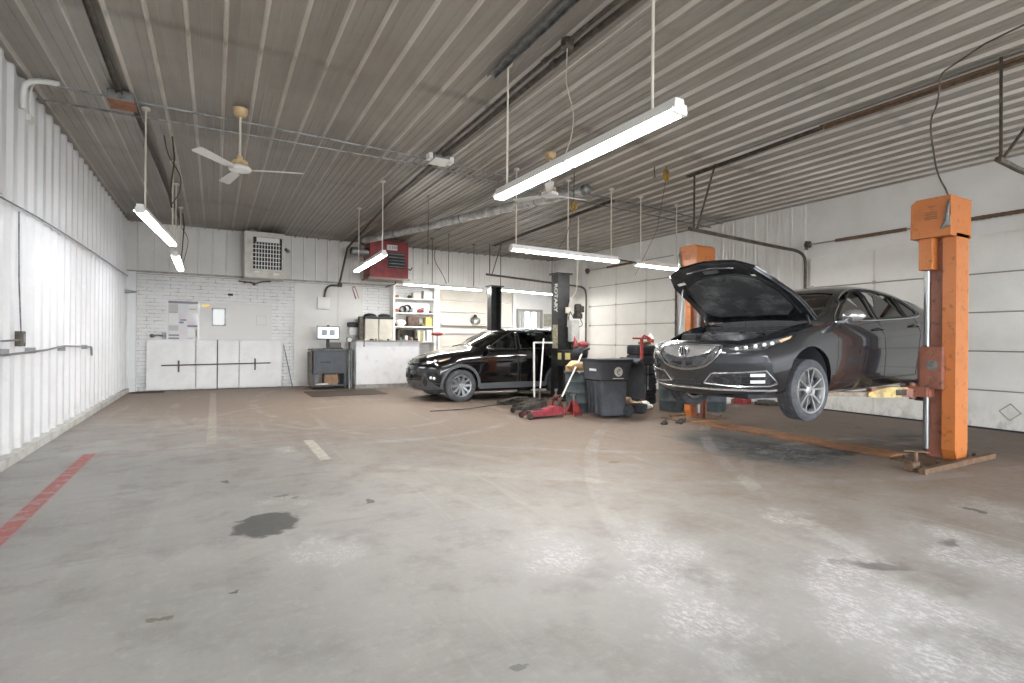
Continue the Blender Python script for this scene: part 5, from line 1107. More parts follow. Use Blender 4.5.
mb = MB(); mb.lathe([(.0765, .05), (.078, .06), (.078, .12), (.0765, .13)], (8.45, 8.78, 1.3), n=20); mb.build('label_band', M['red'], r)
mb = MB(); mb.blob((8.25, 8.75, 1.34), .12, 2, .25, 9, (1.5, 1, .4)); one('rag', mb, mat('brown_rag', '#7d6a55', .9), 'brown rag heap on top of the tyre stack', 'rag')
rd = random.Random(4)
mb = MB(); mb.lathe([(.0, 0), (.13, .0), (.17, .07), (.18, .17), (.15, .17), (.13, .1), (0, .05)], (7.1, 7.7, 0), n=24); one('drain_pan', mb, M['rubber'], 'round dark oil drain pan on the floor right of the wheeled bin', 'pan')
for i, (x, y, s_, c_, nm, lb) in enumerate(((6.95, 8.12, .12, 'greasy', 'scrap_part', 'greasy metal part piled behind the dark drain pan'), (7.36, 7.98, .13, 'tan', 'crumpled_paper', 'crumpled tan paper heap beside the dark drum'),
    (7.64, 8.12, .12, 'paper', 'crumpled_paper', 'white crumpled sack leaning on the dark drum'), (7.28, 8.42, .13, 'greasy', 'scrap_part', 'oily cast part behind the tan paper heap'), (7.62, 8.62, .14, 'card', 'crumpled_paper', 'brown torn carton piece before the tyre stack'))):
    mm_ = {'greasy': M['greasy'], 'paper': M['paper'], 'tan': mat('tan%d' % i, '#b8a58c', .9, c2='#8f7d68', ns=14), 'card': M['cardboard']}[c_]
    mb = MB(); mb.blob((x, y, s_*.65), s_, 2, .3, i+20, (1.1, .9, .75)); mb.blob((x+.1, y-.06, s_*.4), s_*.6, 2, .35, i+40, (1.2, 1, .7)); one(nm, mb, mm_, lb, 'scrap' if c_ == 'greasy' else 'paper')
for i, (x, y) in enumerate(((6.5, 6.42), (6.62, 6.5), (6.78, 6.36), (6.95, 6.46))):
    mb = MB(); mb.box(-.06, .06, -.025, .025, 0, .04+.02*(i % 2), bev=.008, M=Matrix.Translation((x, y, 0)) @ Matrix.Rotation(i*.8, 4, 'Z')); mb.cyl((x, y, .0), (x, y, .07), .022, n=8)
    tag(mb.build('metal_fitting', M['greasy'], smooth=0), ['leftmost', 'second', 'third', 'rightmost'][i]+' small rusty fitting on the floor at the foot of the farther orange column', 'fitting', 'rusty floor fittings')
mb = MB(); mb.box(9.75, 10.05, 7.9, 8.15, 0, .16, bev=.05); one('cushion', mb, M['paper'], 'pale round-edged sack on the floor by the wall beyond the raised sedan', 'sack', smooth=60)
mb = MB(); mb.box(10.15, 10.45, 7.7, 7.95, 0, .12, bev=.01); mb.box(10.2, 10.4, 7.75, 7.9, .12, .16); one('tool_box', mb, M['red'], 'low red toolbox on the floor by the wall beyond the raised sedan', 'toolbox', smooth=0)
mb = MB(); mb.box(10.5, 10.8, 7.35, 7.6, 0, .1, bev=.02); mb.cyl((10.3, 7.5, .05), (10.7, 7.2, .05), .04, n=10); one('scrap_part', mb, M['greasy'], 'dark scrap metal lying on the floor right of the low red toolbox', 'scrap')
# jack stands
def jack_stand(x, y, h, label, ang):
    r = thing('jack_stand', label, 'jack stand', (x, y, 0), ang)
    mb = MB()
    for k in range(4):
        a = PI/4+k*PI/2; mb.prism([(-.02, -.004), (.02, -.004), (.02, .004), (-.02, .004)], 0, .001) if 0 else None
        p0 = Vector((.16*math.cos(a), .16*math.sin(a), 0)); p1 = Vector((.035*math.cos(a), .035*math.sin(a), h*.68)); mb.tube([p0, p1], [.022, .016], 4)
    for k in range(4):
        a, b_ = PI/4+k*PI/2, PI/4+(k+1)*PI/2; mb.tube([(.15*math.cos(a), .15*math.sin(a), .03), (.15*math.cos(b_), .15*math.sin(b_), .03)], .01, 4)
        q = [(.13*math.cos(a), .13*math.sin(a), h*.15), (.13*math.cos(b_), .13*math.sin(b_), h*.15), (.05*math.cos(b_), .05*math.sin(b_), h*.66), (.05*math.cos(a), .05*math.sin(a), h*.66)]
        if k % 2 == 0: V = [mb.v(p) for p in q]; mb.b.faces.new(V)
    mb.build('frame', M['red'], r, local=True, smooth=0)
    mb = MB(); mb.cyl((0, 0, h*.5), (0, 0, h*.92), .024, n=10); mb.box(-.05, .05, -.022, .022, h*.9, h*.94); mb.box(-.055, -.03, -.022, .022, h*.9, h); mb.box(.03, .055, -.022, .022, h*.9, h); mb.build('saddle', M['galv'], r, local=True, smooth=0)
    return r
jack_stand(5.78, 7.98, .4, 'red jack stand on the floor in front of the dark blue-grey drum', .3)
jack_stand(6.15, 9.1, .38, 'red jack stand farther back, behind the floor jacks', .8)
# floor jacks
def floor_jack(p, ang, Ln, m, label, hp, grip, hm):
    r = thing('floor_jack', label, 'floor jack', (p[0], p[1], 0), ang)
    for s_ in (-1, 1):
        mb = MB(); mb.prism([(0, .04), (.05, .1), (Ln*.5, .13), (Ln*.85, .2), (Ln, .16), (Ln, .06), (Ln*.6, .045)], s_*.12-.008, s_*.12+.008, 'y'); mb.build('side_plate', m, r, local=True, smooth=0)
    mb = MB(); mb.prism([(.06, .06), (.1, .12), (Ln*.55, .155), (Ln*.8, .2), (Ln*.95, .15), (Ln*.8, .06)], -.1, .1, 'y'); mb.build('chassis', m, r, local=True, smooth=0)
    mb = MB(); mb.prism([(.05, .1), (.3, .16), (.5, .14), (.5, .11), (.05, .07)], -.05, .05, 'y'); mb.cyl((.08, 0, .1), (.08, 0, .14), .05); mb.build('lift_arm', M['greasy'], r, local=True, smooth=0)
    for s_ in (-1, 1): mb = MB(); mb.lathe([(.0, -.022), (.05, -.022), (.058, 0), (.05, .022), (0, .022)], (.02, s_*.145, .058), (0, 1, 0), 20); mb.build('front_wheel', M['greasy'], r, local=True)
    for s_ in (-1, 1): mb = MB(); mb.lathe([(.0, -.012), (.032, -.012), (.032, .012), (0, .012)], (Ln-.02, s_*.1, .034), (0, 1, 0), 14); mb.tube([(Ln-.02, s_*.1, .04), (Ln-.05, s_*.1, .1)], .012, 6); mb.build('caster', M['dark_steel'], r, local=True)
    b = Vector((Ln*.9, 0, .16)); W = wmat(r).inverted(); e = W @ Vector(hp)
    mb = MB(); mb.cyl((Ln*.86, -.06, .14), (Ln*.86, .06, .14), .045, n=14); mb.cyl(b, b.lerp(e, .18), .024, n=10); mb.build('handle_socket', M['dark_steel'], r, local=True)
    mb = MB(); mb.cyl(b, b.lerp(e, .93 if grip else 1), .016, n=10); hh_ = mb.build('handle', hm, r, local=True)
    if grip: mb = MB(); mb.cyl(b.lerp(e, .93), e, .026, n=10); mb.cyl(e, e+Vector((.12, -.02, .03)), .022, n=10); mb.build('grip', M['black'], hh_, local=True)
    return r
mm('jack_red', '#a33a44', .45, c2='#7d3038', ns=9, c3='#4f2b2d')
floor_jack((4.74, 7.98), .02, .76, M['jack_red'], 'red floor jack with a long white handle leaning towards the wheeled bin', (6.1, 8.1, 1.2), True, M['white_enamel'])
floor_jack((5.25, 9.05), .35, .72, mat('jack_dark', '#3c3a38', .6, .3, c2='#575350', ns=10), 'dark greasy floor jack behind the red one, handle upright', (6.08, 9.48, 1.42), False, M['white_enamel'])
floor_jack((4.95, 8.6), .25, .68, mat('jack_dark2', '#45413d', .65, .3, c2='#5d5852', ns=10), 'dark floor jack lowest and farthest of the three, low handle', (6.35, 9.0, .3), False, M['dark_steel'])
r = thing('pipe_stand', 'white pipe frame standing on the floor before the black car rear door', 'frame', (6.44, 10.42, 0))
mb = MB(); mb.cyl((6.44, 10.42, 0), (6.42, 10.42, 1.34), .024, n=12); mb.build('upright', M['white_enamel'], r)
mb = MB(); mb.cyl((6.42, 10.42, 1.33), (6.9, 10.37, 1.33), .02, n=12); mb.build('top_bar', M['white_enamel'], r)
mb = MB(); mb.tube([(3.6, 9.6, .006), (4.4, 9.6, .006), (4.8, 9.8, .006), (5.3, 10.0, .006), (6.2, 10.0, .006)], .008, 6, smooth=2); one('floor_cable', mb, M['black'], 'thin black cable snaking on the floor below the black car', 'cable')
mb = MB(); mb.box(5.35, 6.1, 9.85, 10.15, 0, .1, bev=.02, M=None); mb.tube([(5.2, 9.9, .06), (5.6, 9.8, .15), (6.0, 10.0, .12)], .03, 8); one('scrap_part', mb, M['greasy'], 'greasy steel arm lying on the floor below the sill of the black car', 'scrap', smooth=0)

# ================================================================ back of the shop
pan_m = mat('panel_white', '#e6e5e3', .45, c2='#dcdbd9', ns=2)
for x0, x1, lb in ((-1.52, -.45, 'white flat panel leaning on the brick wall, left end of the row'), (-.43, .57, 'white flat panel of the leaning row with the upright dark rod across it'), (.59, 1.65, 'white flat panel leaning on the brick wall, right end of the row')):
    mb = MB(); mb.box(x0, x1, 16.28, 16.33, .03, 1.31, bev=.006); one('wall_panel', mb, pan_m, lb, 'panel', 'white leaning panels', smooth=0)
r = thing('panel_bar', 'long thin dark bar with cross pegs holding the white panels', 'bar', (0, 16.26, 0))
mb = MB(); mb.tube([(-1.2, 16.26, .655), (1.36, 16.26, .69)], .016, 6); mb.build('crossbar', M['dark_steel'], r)
mb = MB(); mb.cyl((.06, 16.26, .0), (.06, 16.26, 1.33), .013, n=8); mb.build('upright_rod', M['dark_steel'], r)
for x, a, b_ in ((-.82, .48, .78), (.97, .5, .82)): mb = MB(); mb.box(x-.02, x+.02, 16.235, 16.265, a, b_); mb.build('peg', M['dark_steel'], r, smooth=0)
mb = MB(); mb.cyl((1.7, 16.3, 1.2), (1.93, 16.15, .0), .014, n=8); one('leaning_rod', mb, M['galv'], 'grey metal rod leaning on the brick wall beside the white panels', 'rod')
wb = thing('display_board', 'large blank off-white board on the brick wall above the panels', 'board', (.5, 16.37, 1.32))
mb = MB(); mb.box(-.36, 1.4, 16.375, 16.395, 1.32, 2.33); mb.build('board', mat('board', '#d6d4d0', .5), wb, smooth=0)
mb = MB()
for a in ((1.0, 1.25, 1.74, 1.75), (1.0, 1.25, 2.0, 2.01), (1.0, 1.01, 1.75, 2.0), (1.24, 1.25, 1.75, 2.0)): mb.box(a[0], a[1], 16.37, 16.376, a[2], a[3])
mb.build('square_outline', mat('outline', '#b5b4b1', .6), wb, smooth=0)
r = thing('picture_frame', 'small grey frame with a white certificate hung on the off-white board', 'picture', (.08, 16.36, 1.72))
mb = MB()
for a in ((-.08, .25, 1.7, 1.73), (-.08, .25, 2.15, 2.18), (-.08, -.05, 1.7, 2.18), (.22, .25, 1.7, 2.18)): mb.box(a[0], a[1], 16.35, 16.374, a[2], a[3])
mb.build('frame', M['galv'], r, smooth=0)
mb = MB(); mb.box(-.05, .22, 16.362, 16.372, 1.73, 2.15); mb.build('certificate', mat('cert', '#cfcecb', .25, coat=.5), r, smooth=0)
r = thing('notice_board', 'glazed notice board full of small posters on the brick wall', 'notice board', (-.73, 16.36, 1.33))
mb = MB(); mb.box(-1.08, -.38, 16.36, 16.39, 1.32, 2.34); mb.build('backing', mat('nb', '#cfced0', .3, coat=.4), r, smooth=0)
mb = MB(); mb.box(-1.1, -1.07, 16.345, 16.39, 1.3, 2.36); mb.box(-.39, -.36, 16.345, 16.39, 1.3, 2.36); mb.box(-1.07, -.39, 16.345, 16.39, 1.3, 1.33); mb.build('frame', M['white_enamel'], r, smooth=0)
pal = {'d': mat('notice_dark', '#77737c', .5), 'v': mat('notice_violet', '#6f6a80', .5), 'g': mat('notice_grey', '#b3b1b0', .5), 'p': mat('notice_pink', '#d3c4c6', .5), 'w': M['paper'], 'n': mat('notice_green', '#b9c4b8', .5)}
for x0, x1, z0, z1, c_ in ((-1.06, -.4, 2.27, 2.33, 'd'), (-1.05, -.85, 2.06, 2.25, 'g'), (-1.05, -.86, 2.03, 2.05, 'd'), (-1.05, -.84, 1.72, 2.01, 'w'), (-1.05, -.84, 1.56, 1.69, 'g'), (-1.05, -.82, 1.42, 1.46, 'd'), (-1.05, -.82, 1.34, 1.38, 'd'), (-.8, -.66, 1.82, 1.86, 'v'), (-.82, -.72, 1.75, 1.8, 'v'), (-.82, -.66, 1.9, 2.0, 'p'),
    (-.64, -.41, 1.83, 1.85, 'p'), (-.64, -.41, 1.66, 1.71, 'v'), (-.62, -.42, 2.0, 2.24, 'w'), (-.6, -.44, 2.12, 2.14, 'd'), (-.8, -.68, 1.45, 1.62, 'p'), (-.62, -.42, 1.4, 1.62, 'w'), (-.64, -.5, 1.34, 1.37, 'g'), (-.45, -.41, 1.4, 1.6, 'n'), (-.64, -.42, 1.74, 1.8, 'p')):
    mb = MB(); mb.box(x0, x1, 16.35, 16.36, z0, z1); mb.build('notice', pal[c_], r, smooth=0)
mb = MB(); mb.box(-.3, -.13, 16.368, 16.374, 2.21, 2.26); 
pl_ = mb.build('name_plate', M['brass'], smooth=0); tag(pl_, 'small brass plate high on the off-white board left of the frame', 'plate')
mb = MB(); mb.cyl((.33, 16.39, 2.56), (.33, 16.33, 2.56), .03, n=12); mb.box(.3, .42, 16.375, 16.395, 2.53, 2.59); one('camera', mb, M['black'], 'tiny black security camera on the brick wall above the off-white board', 'camera')
r = thing('spigot', 'dark water spigot on the brick wall at the corner of the white panels', 'spigot', (-1.3, 16.3, 1.38))
mb = MB(); mb.tube([(-1.15, 16.32, 1.42), (-1.3, 16.28, 1.44), (-1.4, 16.25, 1.42)], .02, 8); mb.box(-1.18, -1.1, 16.3, 16.39, 1.36, 1.5); mb.build('pipe', M['galv'], r, smooth=0)
mb = MB(); mb.cyl((-1.4, 16.28, 1.42), (-1.4, 16.22, 1.42), .05, n=10); mb.build('knob', M['dark_steel'], r)
# computer cabinet
r = thing('computer_cabinet', 'charcoal computer cabinet on casters with an open lower shelf', 'cabinet', (2.75, 15.35, 0))
cab = mat('cabinet_grey', '#45494f', .45, c2='#3c4045', ns=4)
mb = MB(); mb.box(2.32, 3.2, 15.1, 15.65, .42, 1.06, bev=.01); mb.build('body', cab, r, smooth=0)
mb = MB(); mb.box(2.38, 3.12, 15.08, 15.1, .46, 1.0, bev=.006); dr = mb.build('door', cab, r, smooth=0)
mb = MB(); mb.box(2.5, 2.77, 15.07, 15.085, .72, .76); mb.build('slot_handle', M['black'], dr, smooth=0)
mb = MB(); mb.box(2.26, 3.24, 15.04, 15.68, 1.06, 1.1, bev=.008); mb.build('top', mat('cab_top', '#6a6763', .5, c2='#4c4a48', ns=9), r, smooth=0)
for x in (2.33, 3.16): mb = MB(); mb.box(x-.03, x+.03, 15.1, 15.65, .1, .42); mb.build('side_panel', cab, r, smooth=0)
mb = MB(); mb.box(2.3, 3.2, 15.1, 15.65, .08, .12); mb.build('shelf', cab, r, smooth=0)
for x in (2.33, 3.17):
    for y in (15.14, 15.6): mb = MB(); mb.cyl((x-.015, y, .04), (x+.015, y, .04), .038, n=16); mb.box(x-.02, x+.02, y-.02, y+.02, .04, .09); mb.build('caster', M['black'], r)
mb = MB(); mb.box(2.1, 2.22, 15.1, 15.5, .0, 1.02) if 0 else mb.box(2.24, 2.3, 15.12, 15.6, .1, 1.02, bev=.01); mb.build('side_rail', M['dark_steel'], r, smooth=0)
r = thing('computer_monitor', 'black computer monitor showing two grey blocks on the charcoal cabinet', 'monitor', (2.75, 15.35, 1.1))
mb = MB(); mb.box(2.44, 3.04, 15.33, 15.36, 1.36, 1.73, bev=.006); mb.box(2.7, 2.78, 15.36, 15.4, 1.15, 1.5); mb.build('housing', M['black'], r, smooth=0)
mb = MB(); mb.box(2.465, 3.015, 15.322, 15.331, 1.39, 1.705); scn = mb.build('screen', mat('screen', '#dfe8f0', .3, emit='#e6eef6', es=.28), r, smooth=0)
mb = MB(); mb.box(2.56, 2.71, 15.317, 15.323, 1.47, 1.63); mb.box(2.77, 2.92, 15.317, 15.323, 1.47, 1.63); mb.build('screen_blocks', mat('screen_grey', '#a3a9ad', .4), scn, smooth=0)
mb = MB(); mb.box(2.62, 2.86, 15.28, 15.45, 1.1, 1.115); mb.box(2.71, 2.77, 15.37, 15.4, 1.11, 1.4); mb.build('stand', M['black'], r, smooth=0)
mb = MB(); mb.box(2.71, 2.77, 15.32, 15.37, 1.73, 1.76, bev=.006); mb.build('webcam', M['black'], r, smooth=0)
mb = MB(); mb.box(2.82, 3.1, 15.12, 15.28, 1.1, 1.13, bev=.005)
for k in range(4): mb.box(2.84, 3.08, 15.13+k*.034, 15.155+k*.034, 1.13, 1.137)
one('keyboard', mb, M['black'], 'black keyboard on the charcoal cabinet below the monitor', 'keyboard', smooth=0)
mb = MB(); mb.box(2.8, 3.12, 15.42, 15.6, 1.1, 1.28, bev=.02); mb.box(2.84, 3.08, 15.41, 15.42, 1.2, 1.26); one('printer', mb, mat('printer', '#5f5c5a', .5), 'small dark printer behind the keyboard on the charcoal cabinet', 'printer', smooth=0)
mb = MB(); mb.box(2.62, 2.98, 15.16, 15.5, .12, .4, bev=.004); one('cardboard_box', mb, M['cardboard'], 'brown cardboard box in the open lower shelf of the charcoal cabinet', 'box', smooth=0)
mb = MB(); mb.prism([(2.4, .125), (2.72, .125), (2.7, .16), (2.45, .15)], 15.07, 15.2, 'y'); mb.box(2.38, 2.6, 15.1, 15.3, .12, .14); one('paper_pile', mb, M['paper'], 'loose white papers in front of the cardboard box on the cabinet shelf', 'paper', smooth=0)
for k, x in enumerate((3.27, 3.36)):
    mb = MB(); mb.cyl((x, 15.12+k*.12, 0), (x, 15.12+k*.12, 1.0), .036, n=14); mb.lathe([(.05, 1.0), (.05, 1.06), (.03, 1.08), (0, 1.08)], (x, 15.12+k*.12, 0), n=14)
    one('steel_tube', mb, M['galv'], ('grey steel tube standing against the charcoal cabinet' if k == 0 else 'grey steel tube standing against the white counter end'), 'tube')
mb = MB(); mb.lathe([(.0, 0), (.06, 0), (.075, .015), (.07, .02), (.055, .02), (0, .015)], (3.29, 15.2, 1.37), (0, -1, 0), 24); one('wall_clock', mb, M['paper'], 'small round white dial beside the end of the white counter', 'clock') if 0 else None
r = thing('round_gauge', 'small round white-faced gauge with dark rim at the white counter end', 'gauge', (3.29, 15.15, 1.08))
mb = MB(); mb.lathe([(.0, 0), (.085, 0), (.085, .03), (.07, .035), (.068, .02), (0, .02)], (3.29, 15.2, 1.36), (0, -1, 0), 24); mb.cyl((3.29, 15.2, 1.08), (3.29, 15.2, 1.28), .02); mb.build('rim', M['dark_steel'], r)
mb = MB(); mb.cyl((3.29, 15.175, 1.36), (3.29, 15.17, 1.36), .066, n=24); mb.build('dial', M['paper'], r)
r = thing('towel_dispenser', 'white paper dispenser with a black top fixed to the plaster wall', 'dispenser', (3.6, 16.3, 1.45))
mb = MB(); mb.box(3.5, 3.78, 16.2, 16.38, 1.5, 1.72, bev=.01); mb.build('case', M['white_enamel'], r, smooth=0)
mb = MB(); mb.box(3.46, 3.82, 16.18, 16.38, 1.74, 1.88, bev=.04); mb.build('top_tray', M['black'], r, smooth=50)
mb = MB(); mb.prism([(3.62, 2.94), (3.68, 2.96), (3.8, 2.62), (3.74, 2.6)], 16.36, 16.375, 'y'); st = mb.build('sticker', M['paper'], smooth=0); tag(st, 'red and white strip sticker slanting on the plaster wall', 'sticker')
mb = MB()
for q in (((3.6, 2.95), (3.62, 2.94), (3.74, 2.6), (3.72, 2.59)), ((3.68, 2.97), (3.7, 2.965), (3.82, 2.62), (3.8, 2.615)), ((3.62, 2.975), (3.7, 2.97), (3.69, 2.94), (3.63, 2.94))): mb.prism(list(q), 16.358, 16.376, 'y')
mb.build('red_edge', M['red'], st, smooth=0)
# counter
r = thing('service_counter', 'long white service counter in front of the storage shelves', 'counter', (4.3, 15.2, 0))
mb = MB(); mb.box(3.42, 5.25, 14.93, 15.6, .11, 1.31, bev=.006); mb.build('front_panel', mat('counter_white', '#ebebec', .4, c2='#dcdcdc', ns=5, lo=.5, hi=.7), r, smooth=0)
mb = MB(); mb.box(3.42, 5.3, 14.96, 15.6, 0, .11); mb.build('plinth', mat('plinth', '#b9b8b5', .6, c2='#9a9894'), r, smooth=0)
mb = MB(); mb.box(3.38, 5.32, 14.88, 15.65, 1.31, 1.345, bev=.005); mb.build('top', mat('counter_top', '#8f8c88', .4), r, smooth=0)
cd = random.Random(8)
for k in range(11):
    x = 3.5+k*.17+cd.uniform(-.03, .03); y = 15.0+cd.uniform(0, .15); h = cd.uniform(.03, .09); m_ = [M['black'], M['paper'], M['greasy'], M['galv'], M['cardboard']][k % 5]
    mb = MB()
    if k % 2: mb.lathe([(.0, 0), (.032, 0), (.034, h*.7), (.018, h*.85), (.018, h), (0, h)], (x, y, 1.345), n=14); nm, lb = 'small_container', 'small can or cup standing on the white counter'
    else: mb.box(x-.05, x+.05, y-.04, y+.04, 1.345, 1.345+h*.7, bev=.006); nm, lb = 'small_box', 'small box lying on the white counter'
    tag(mb.build(nm, m_), ['first', 'second', 'third', 'fourth', 'fifth', 'last'][k//2]+' '+lb+', counted from the cabinet end', 'container' if k % 2 else 'box', 'odds and ends on the counter, '+('cans' if k % 2 else 'boxes'))
mb = MB(); mb.cyl((3.62, 14.87, 1.33), (3.62, 14.87, 1.2), .012, n=8); mb.cyl((3.62, 14.87, 1.2), (3.62, 14.87, 1.17), .02, n=8); one('hook', mb, M['black'], 'small black hook hanging at the front edge of the white counter', 'hook')
for x0, x1, lb in ((3.86, 4.26, 'tall beige cabinet with a black cover behind the counter, left one of the pair'), (4.28, 4.7, 'tall beige cabinet with a black cover behind the counter, the one against the shelves')):
    r = thing('storage_cabinet', lb, 'cabinet', ((x0+x1)/2, 15.95, 0))
    mb = MB(); mb.box(x0, x1, 15.78, 16.2, 0, 2.02, bev=.02); mb.box(x0+.03, x0+.05, 15.77, 15.79, .1, 2.0); mb.build('case', mat('beige', '#c3bfb2', .5, c2='#b5b0a2', ns=3) if 'beige' not in bpy.data.materials else bpy.data.materials['beige'], r, smooth=0)
    mb = MB(); mb.blob(((x0+x1)/2, 15.98, 2.08), .2, 3, .05, 3, (.95, .95, .38)); mb.box(x0-.015, x1+.015, 15.76, 16.22, 1.98, 2.06, bev=.02); mb.build('black_cover', M['black'], r, smooth=50)
mb = MB(); mb.box(3.72, 3.84, 15.85, 16.1, 0, 2.05, bev=.02); one('vacuum_hose_pole', mb, M['dark_steel'], 'dark narrow upright case beside the beige cabinets', 'case', smooth=0)
# shelving unit
r = thing('shelving_unit', 'white wall shelving unit crowded with parts behind the counter', 'shelves', (5.45, 16.2, 0))
for x in (4.8, 6.12): mb = MB(); mb.box(x-.03, x+.03 + (.1 if x > 6 else 0), 15.98, 16.36, 0, 3.1, bev=.004); mb.build('upright', M['white_enamel'], r, smooth=0)
for z in (1.32, 1.79, 2.22, 2.67): mb = MB(); mb.box(4.83, 6.09, 16.0, 16.36, z-.035, z, bev=.003); mb.build('shelf_board', M['white_enamel'], r, smooth=0)
pinkc = mat('orange_box', '#b06a50', .6); greenb = mat('green_box', '#a8a888', .6, c2='#77805f', ns=9); brownb = mat('brown_box', '#5d463a', .6, c2='#3f322c', ns=9); yel = mat('yellow_box', '#b8a560', .6)
def sbox(x0, x1, z, h, m_, nm, lb, cat='box', y0=16.05, y1=16.3):
    mb = MB(); mb.box(x0, x1, y0, y1, z, z+h, bev=.008); mb.box(x0+.01, x1-.01, y0-.003, y0, z+h*.2, z+h*.75); return one(nm, mb, m_, lb, cat, smooth=0)
def slump(x, z, r_, m_, nm, lb, sq=(1, .8, .8), sd=1, cat='part'):
    mb = MB(); mb.blob((x, 16.15, z+r_*sq[2]*.92), r_, 2, .12, sd, sq); return one(nm, mb, m_, lb, cat)
def coil(x, z, R_, lb):
    mb = MB()
    for k in range(4): a = k*.5; mb.tube([(x+R_*(1-.06*k)*math.cos(t), 16.12+.02*k, z+R_+R_*(1-.06*k)*math.sin(t)) for t in [2*PI*i/18 for i in range(19)]], .014, 6)
    return one('hose_coil', mb, M['black'], lb, 'hose', 'hose coils on the shelf')
slump(5.33, 2.67, .07, M['greasy'], 'metal_part', 'small dark part on the top shelf'); sbox(5.42, 5.68, 2.67, .2, mat('cream_box', '#cdcac0', .7), 'carton', 'cream carton on the top shelf beside the small dark part'); sbox(5.78, 6.06, 2.67, .26, M['paper'], 'carton', 'white carton at the right end of the top shelf')
slump(4.93, 2.22, .07, pinkc, 'metal_part', 'small orange-brown part at the left end of the second shelf', sd=2)
coil(5.12, 2.22, .1, 'smaller black hose coil on the second shelf'); coil(5.26, 2.22, .12, 'larger black hose coil beside the white jug on the second shelf')
mb = MB(); mb.lathe([(.0, 0), (.08, 0), (.085, .15), (.04, .2), (.03, .24), (0, .24)], (5.5, 16.15, 2.22), n=18); one('jug', mb, M['paper'], 'white jug beside the hose coils on the second shelf', 'jug')
slump(5.69, 2.22, .09, M['red'], 'metal_part', 'red lump-shaped part on the second shelf', sd=3); sbox(5.78, 5.95, 2.22, .18, M['paper'], 'carton', 'small white carton right of the red part on the second shelf'); slump(6.02, 2.22, .05, M['black'], 'metal_part', 'small black part at the right end of the second shelf', sd=5)
slump(5.05, 1.79, .16, mat('cloth_white', '#d8d4c8', .9), 'cloth_bundle', 'white cloth bundle on the third shelf', (1.1, .8, .75), 7, 'cloth'); slump(4.92, 1.79, .06, M['black'], 'metal_part', 'small black part before the white cloth bundle', sd=8); sbox(5.27, 5.64, 1.79, .32, brownb, 'carton', 'dark brown box in the middle of the third shelf'); slump(5.73, 1.79, .07, M['greasy'], 'metal_part', 'dark part right of the brown box on the third shelf', sd=9); sbox(5.84, 6.06, 1.79, .3, yel, 'carton', 'yellow-green box at the right end of the third shelf')
for k, (x, z, r0, m_, lb) in enumerate(((4.95, 2.67, .06, 'cardboard', 'small brown lump at the left end of the top shelf'), (5.38, 2.22, .07, 'galv', 'grey part between the larger hose coil and the white jug'), (5.6, 2.22, .05, 'greasy', 'dark part squeezed before the red part on the second shelf'),
    (5.02, 2.22, .05, 'black', 'tiny black part in front of the smaller hose coil'), (5.2, 1.79, .06, 'greasy', 'dark lump against the left side of the dark brown box'), (5.79, 1.79, .06, 'cardboard', 'brown lump beside the yellow-green box on the third shelf'))):
    slump(x, z, r0, M[m_], 'metal_part', lb, (1.1, .8, .9), 30+k)
r = thing('storage_crate', 'dark open crate with mixed parts on the lowest shelf', 'crate', (5.2, 16.1, 1.32))
mb = MB(); mb.box(4.95, 5.5, 16.02, 16.04, 1.32, 1.36); mb.box(4.95, 4.98, 16.02, 16.3, 1.32, 1.7); mb.box(5.47, 5.5, 16.02, 16.3, 1.32, 1.7); mb.box(4.95, 5.5, 16.28, 16.3, 1.32, 1.7); mb.box(4.95, 5.5, 16.02, 16.3, 1.67, 1.7); mb.build('frame', M['dark_steel'], r, smooth=0)
for k in range(5): mb = MB(); mb.box(5.0+k*.09, 5.07+k*.09, 16.05, 16.25, 1.36, 1.44+.03*(k*3 % 4), bev=.006); mb.build('stored_part', [M['galv'], M['greasy'], M['paper'], brownb, M['steel']][k], r, smooth=0)
for k in range(5):
    mb = MB(); mb.box(5.56+k*.055, 5.6+k*.055, 16.05, 16.28, 1.32, 1.66, bev=.004); tag(mb.build('manual', [greenb, M['paper'], yel][k % 3], smooth=0), ['leftmost', 'second', 'middle', 'fourth', 'rightmost'][k]+' thin upright manual beside the dark crate on the lowest shelf', 'book', 'manuals on the lowest shelf')
sbox(5.9, 6.06, 1.32, .36, M['paper'], 'carton', 'tall white carton at the right end of the lowest shelf')
r = thing('funnel_stand', 'thin grey stand with a red tray top right of the counter', 'stand', (6.1, 15.7, 0))
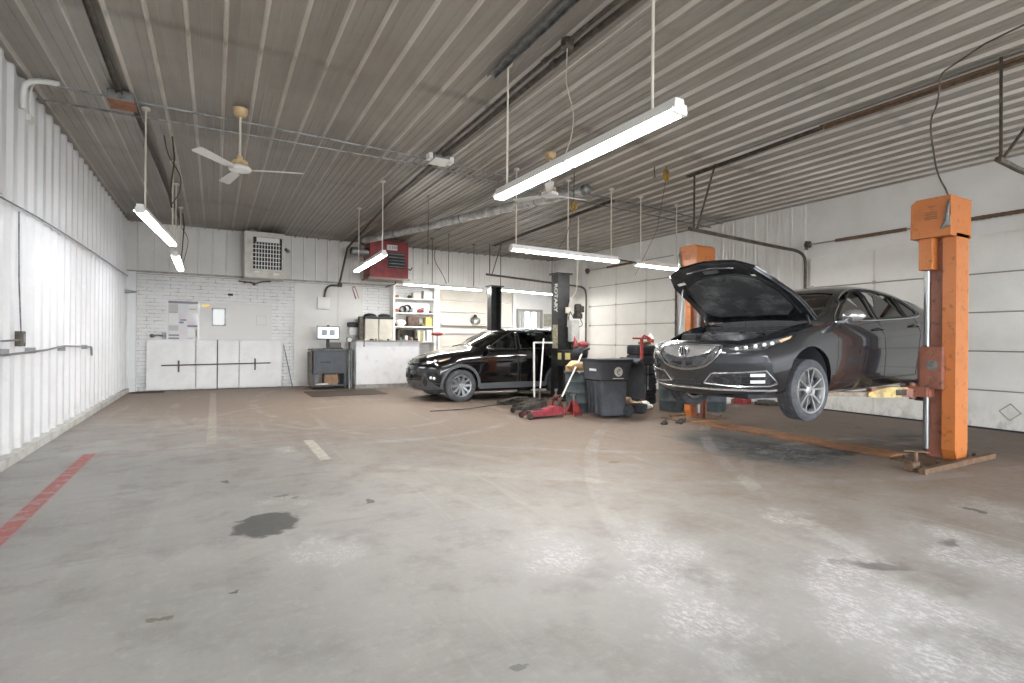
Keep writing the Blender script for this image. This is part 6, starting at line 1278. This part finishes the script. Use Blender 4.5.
mb = MB(); mb.cyl((6.1, 15.7, .02), (6.1, 15.7, 1.5), .018, n=8); mb.lathe([(.16, 0), (.16, .02), (0, .03)], (6.1, 15.7, 0), n=20); mb.build('pole', M['galv'], r)
mb = MB(); mb.blob((6.1, 15.7, 1.56), .19, 3, .04, 3, (1.05, .6, .3)); mb.build('tray', M['red'], r)
mb = MB(); mb.box(6.46, 9.1, 16.2, 16.34, 1.86, 1.89); mb.box(6.46, 9.1, 16.3, 16.34, 1.6, 1.64); one('wall_shelf', mb, M['white_enamel'], 'long narrow white ledge on the panelled back wall behind the black car', 'shelf', smooth=0)
r = thing('air_canister', 'small silver canister with black handles on the ledge behind the black car', 'canister', (7.68, 16.25, 1.89))
mb = MB(); mb.lathe([(.0, 0), (.1, 0), (.11, .03), (.09, .2), (.05, .25), (0, .25)], (7.68, 16.25, 1.89), n=20); mb.build('canister_body', M['steel'], r)
mb = MB(); mb.cyl((7.68, 16.25, 2.14), (7.68, 16.25, 2.24), .055, n=16)
for s_ in (-1, 1): mb.tube([(7.68+s_*.06, 16.25, 2.14), (7.68+s_*.16, 16.25, 2.1), (7.68+s_*.17, 16.25, 2.0), (7.68+s_*.12, 16.25, 1.94)], .018, 8, smooth=1)
mb.build('lid', M['black'], r)
r = thing('wall_picture', 'grey framed notice on the white wall right of the blinds', 'picture', (10.6, 16.35, 1.9))
mb = MB(); mb.box(10.44, 10.86, 16.36, 16.39, 1.85, 2.42); mb.build('frame', M['white_enamel'], r, smooth=0)
mb = MB(); mb.box(10.48, 10.82, 16.35, 16.36, 1.9, 2.36); mb.build('print', mat('print_grey', '#8f8f80', .5, c2='#a8a798', ns=8), r, smooth=0)
mb = MB(); mb.box(2.0, 3.8, 13.15, 14.55, 0, .012, bev=.004); one('floor_mat', mb, mat('mat_brown', '#4f443a', .9, c2='#463c34', ns=20), 'dark brown floor mat in front of the charcoal cabinet', 'mat', smooth=0)
mb = MB(); mb.box(-1.8, -1.1, 15.75, 16.15, 0, .012, bev=.004); one('floor_mat', mb, mat('mat_dark', '#3f3c39', .9), 'small dark floor mat in the corner by the corrugated wall', 'mat', smooth=0)
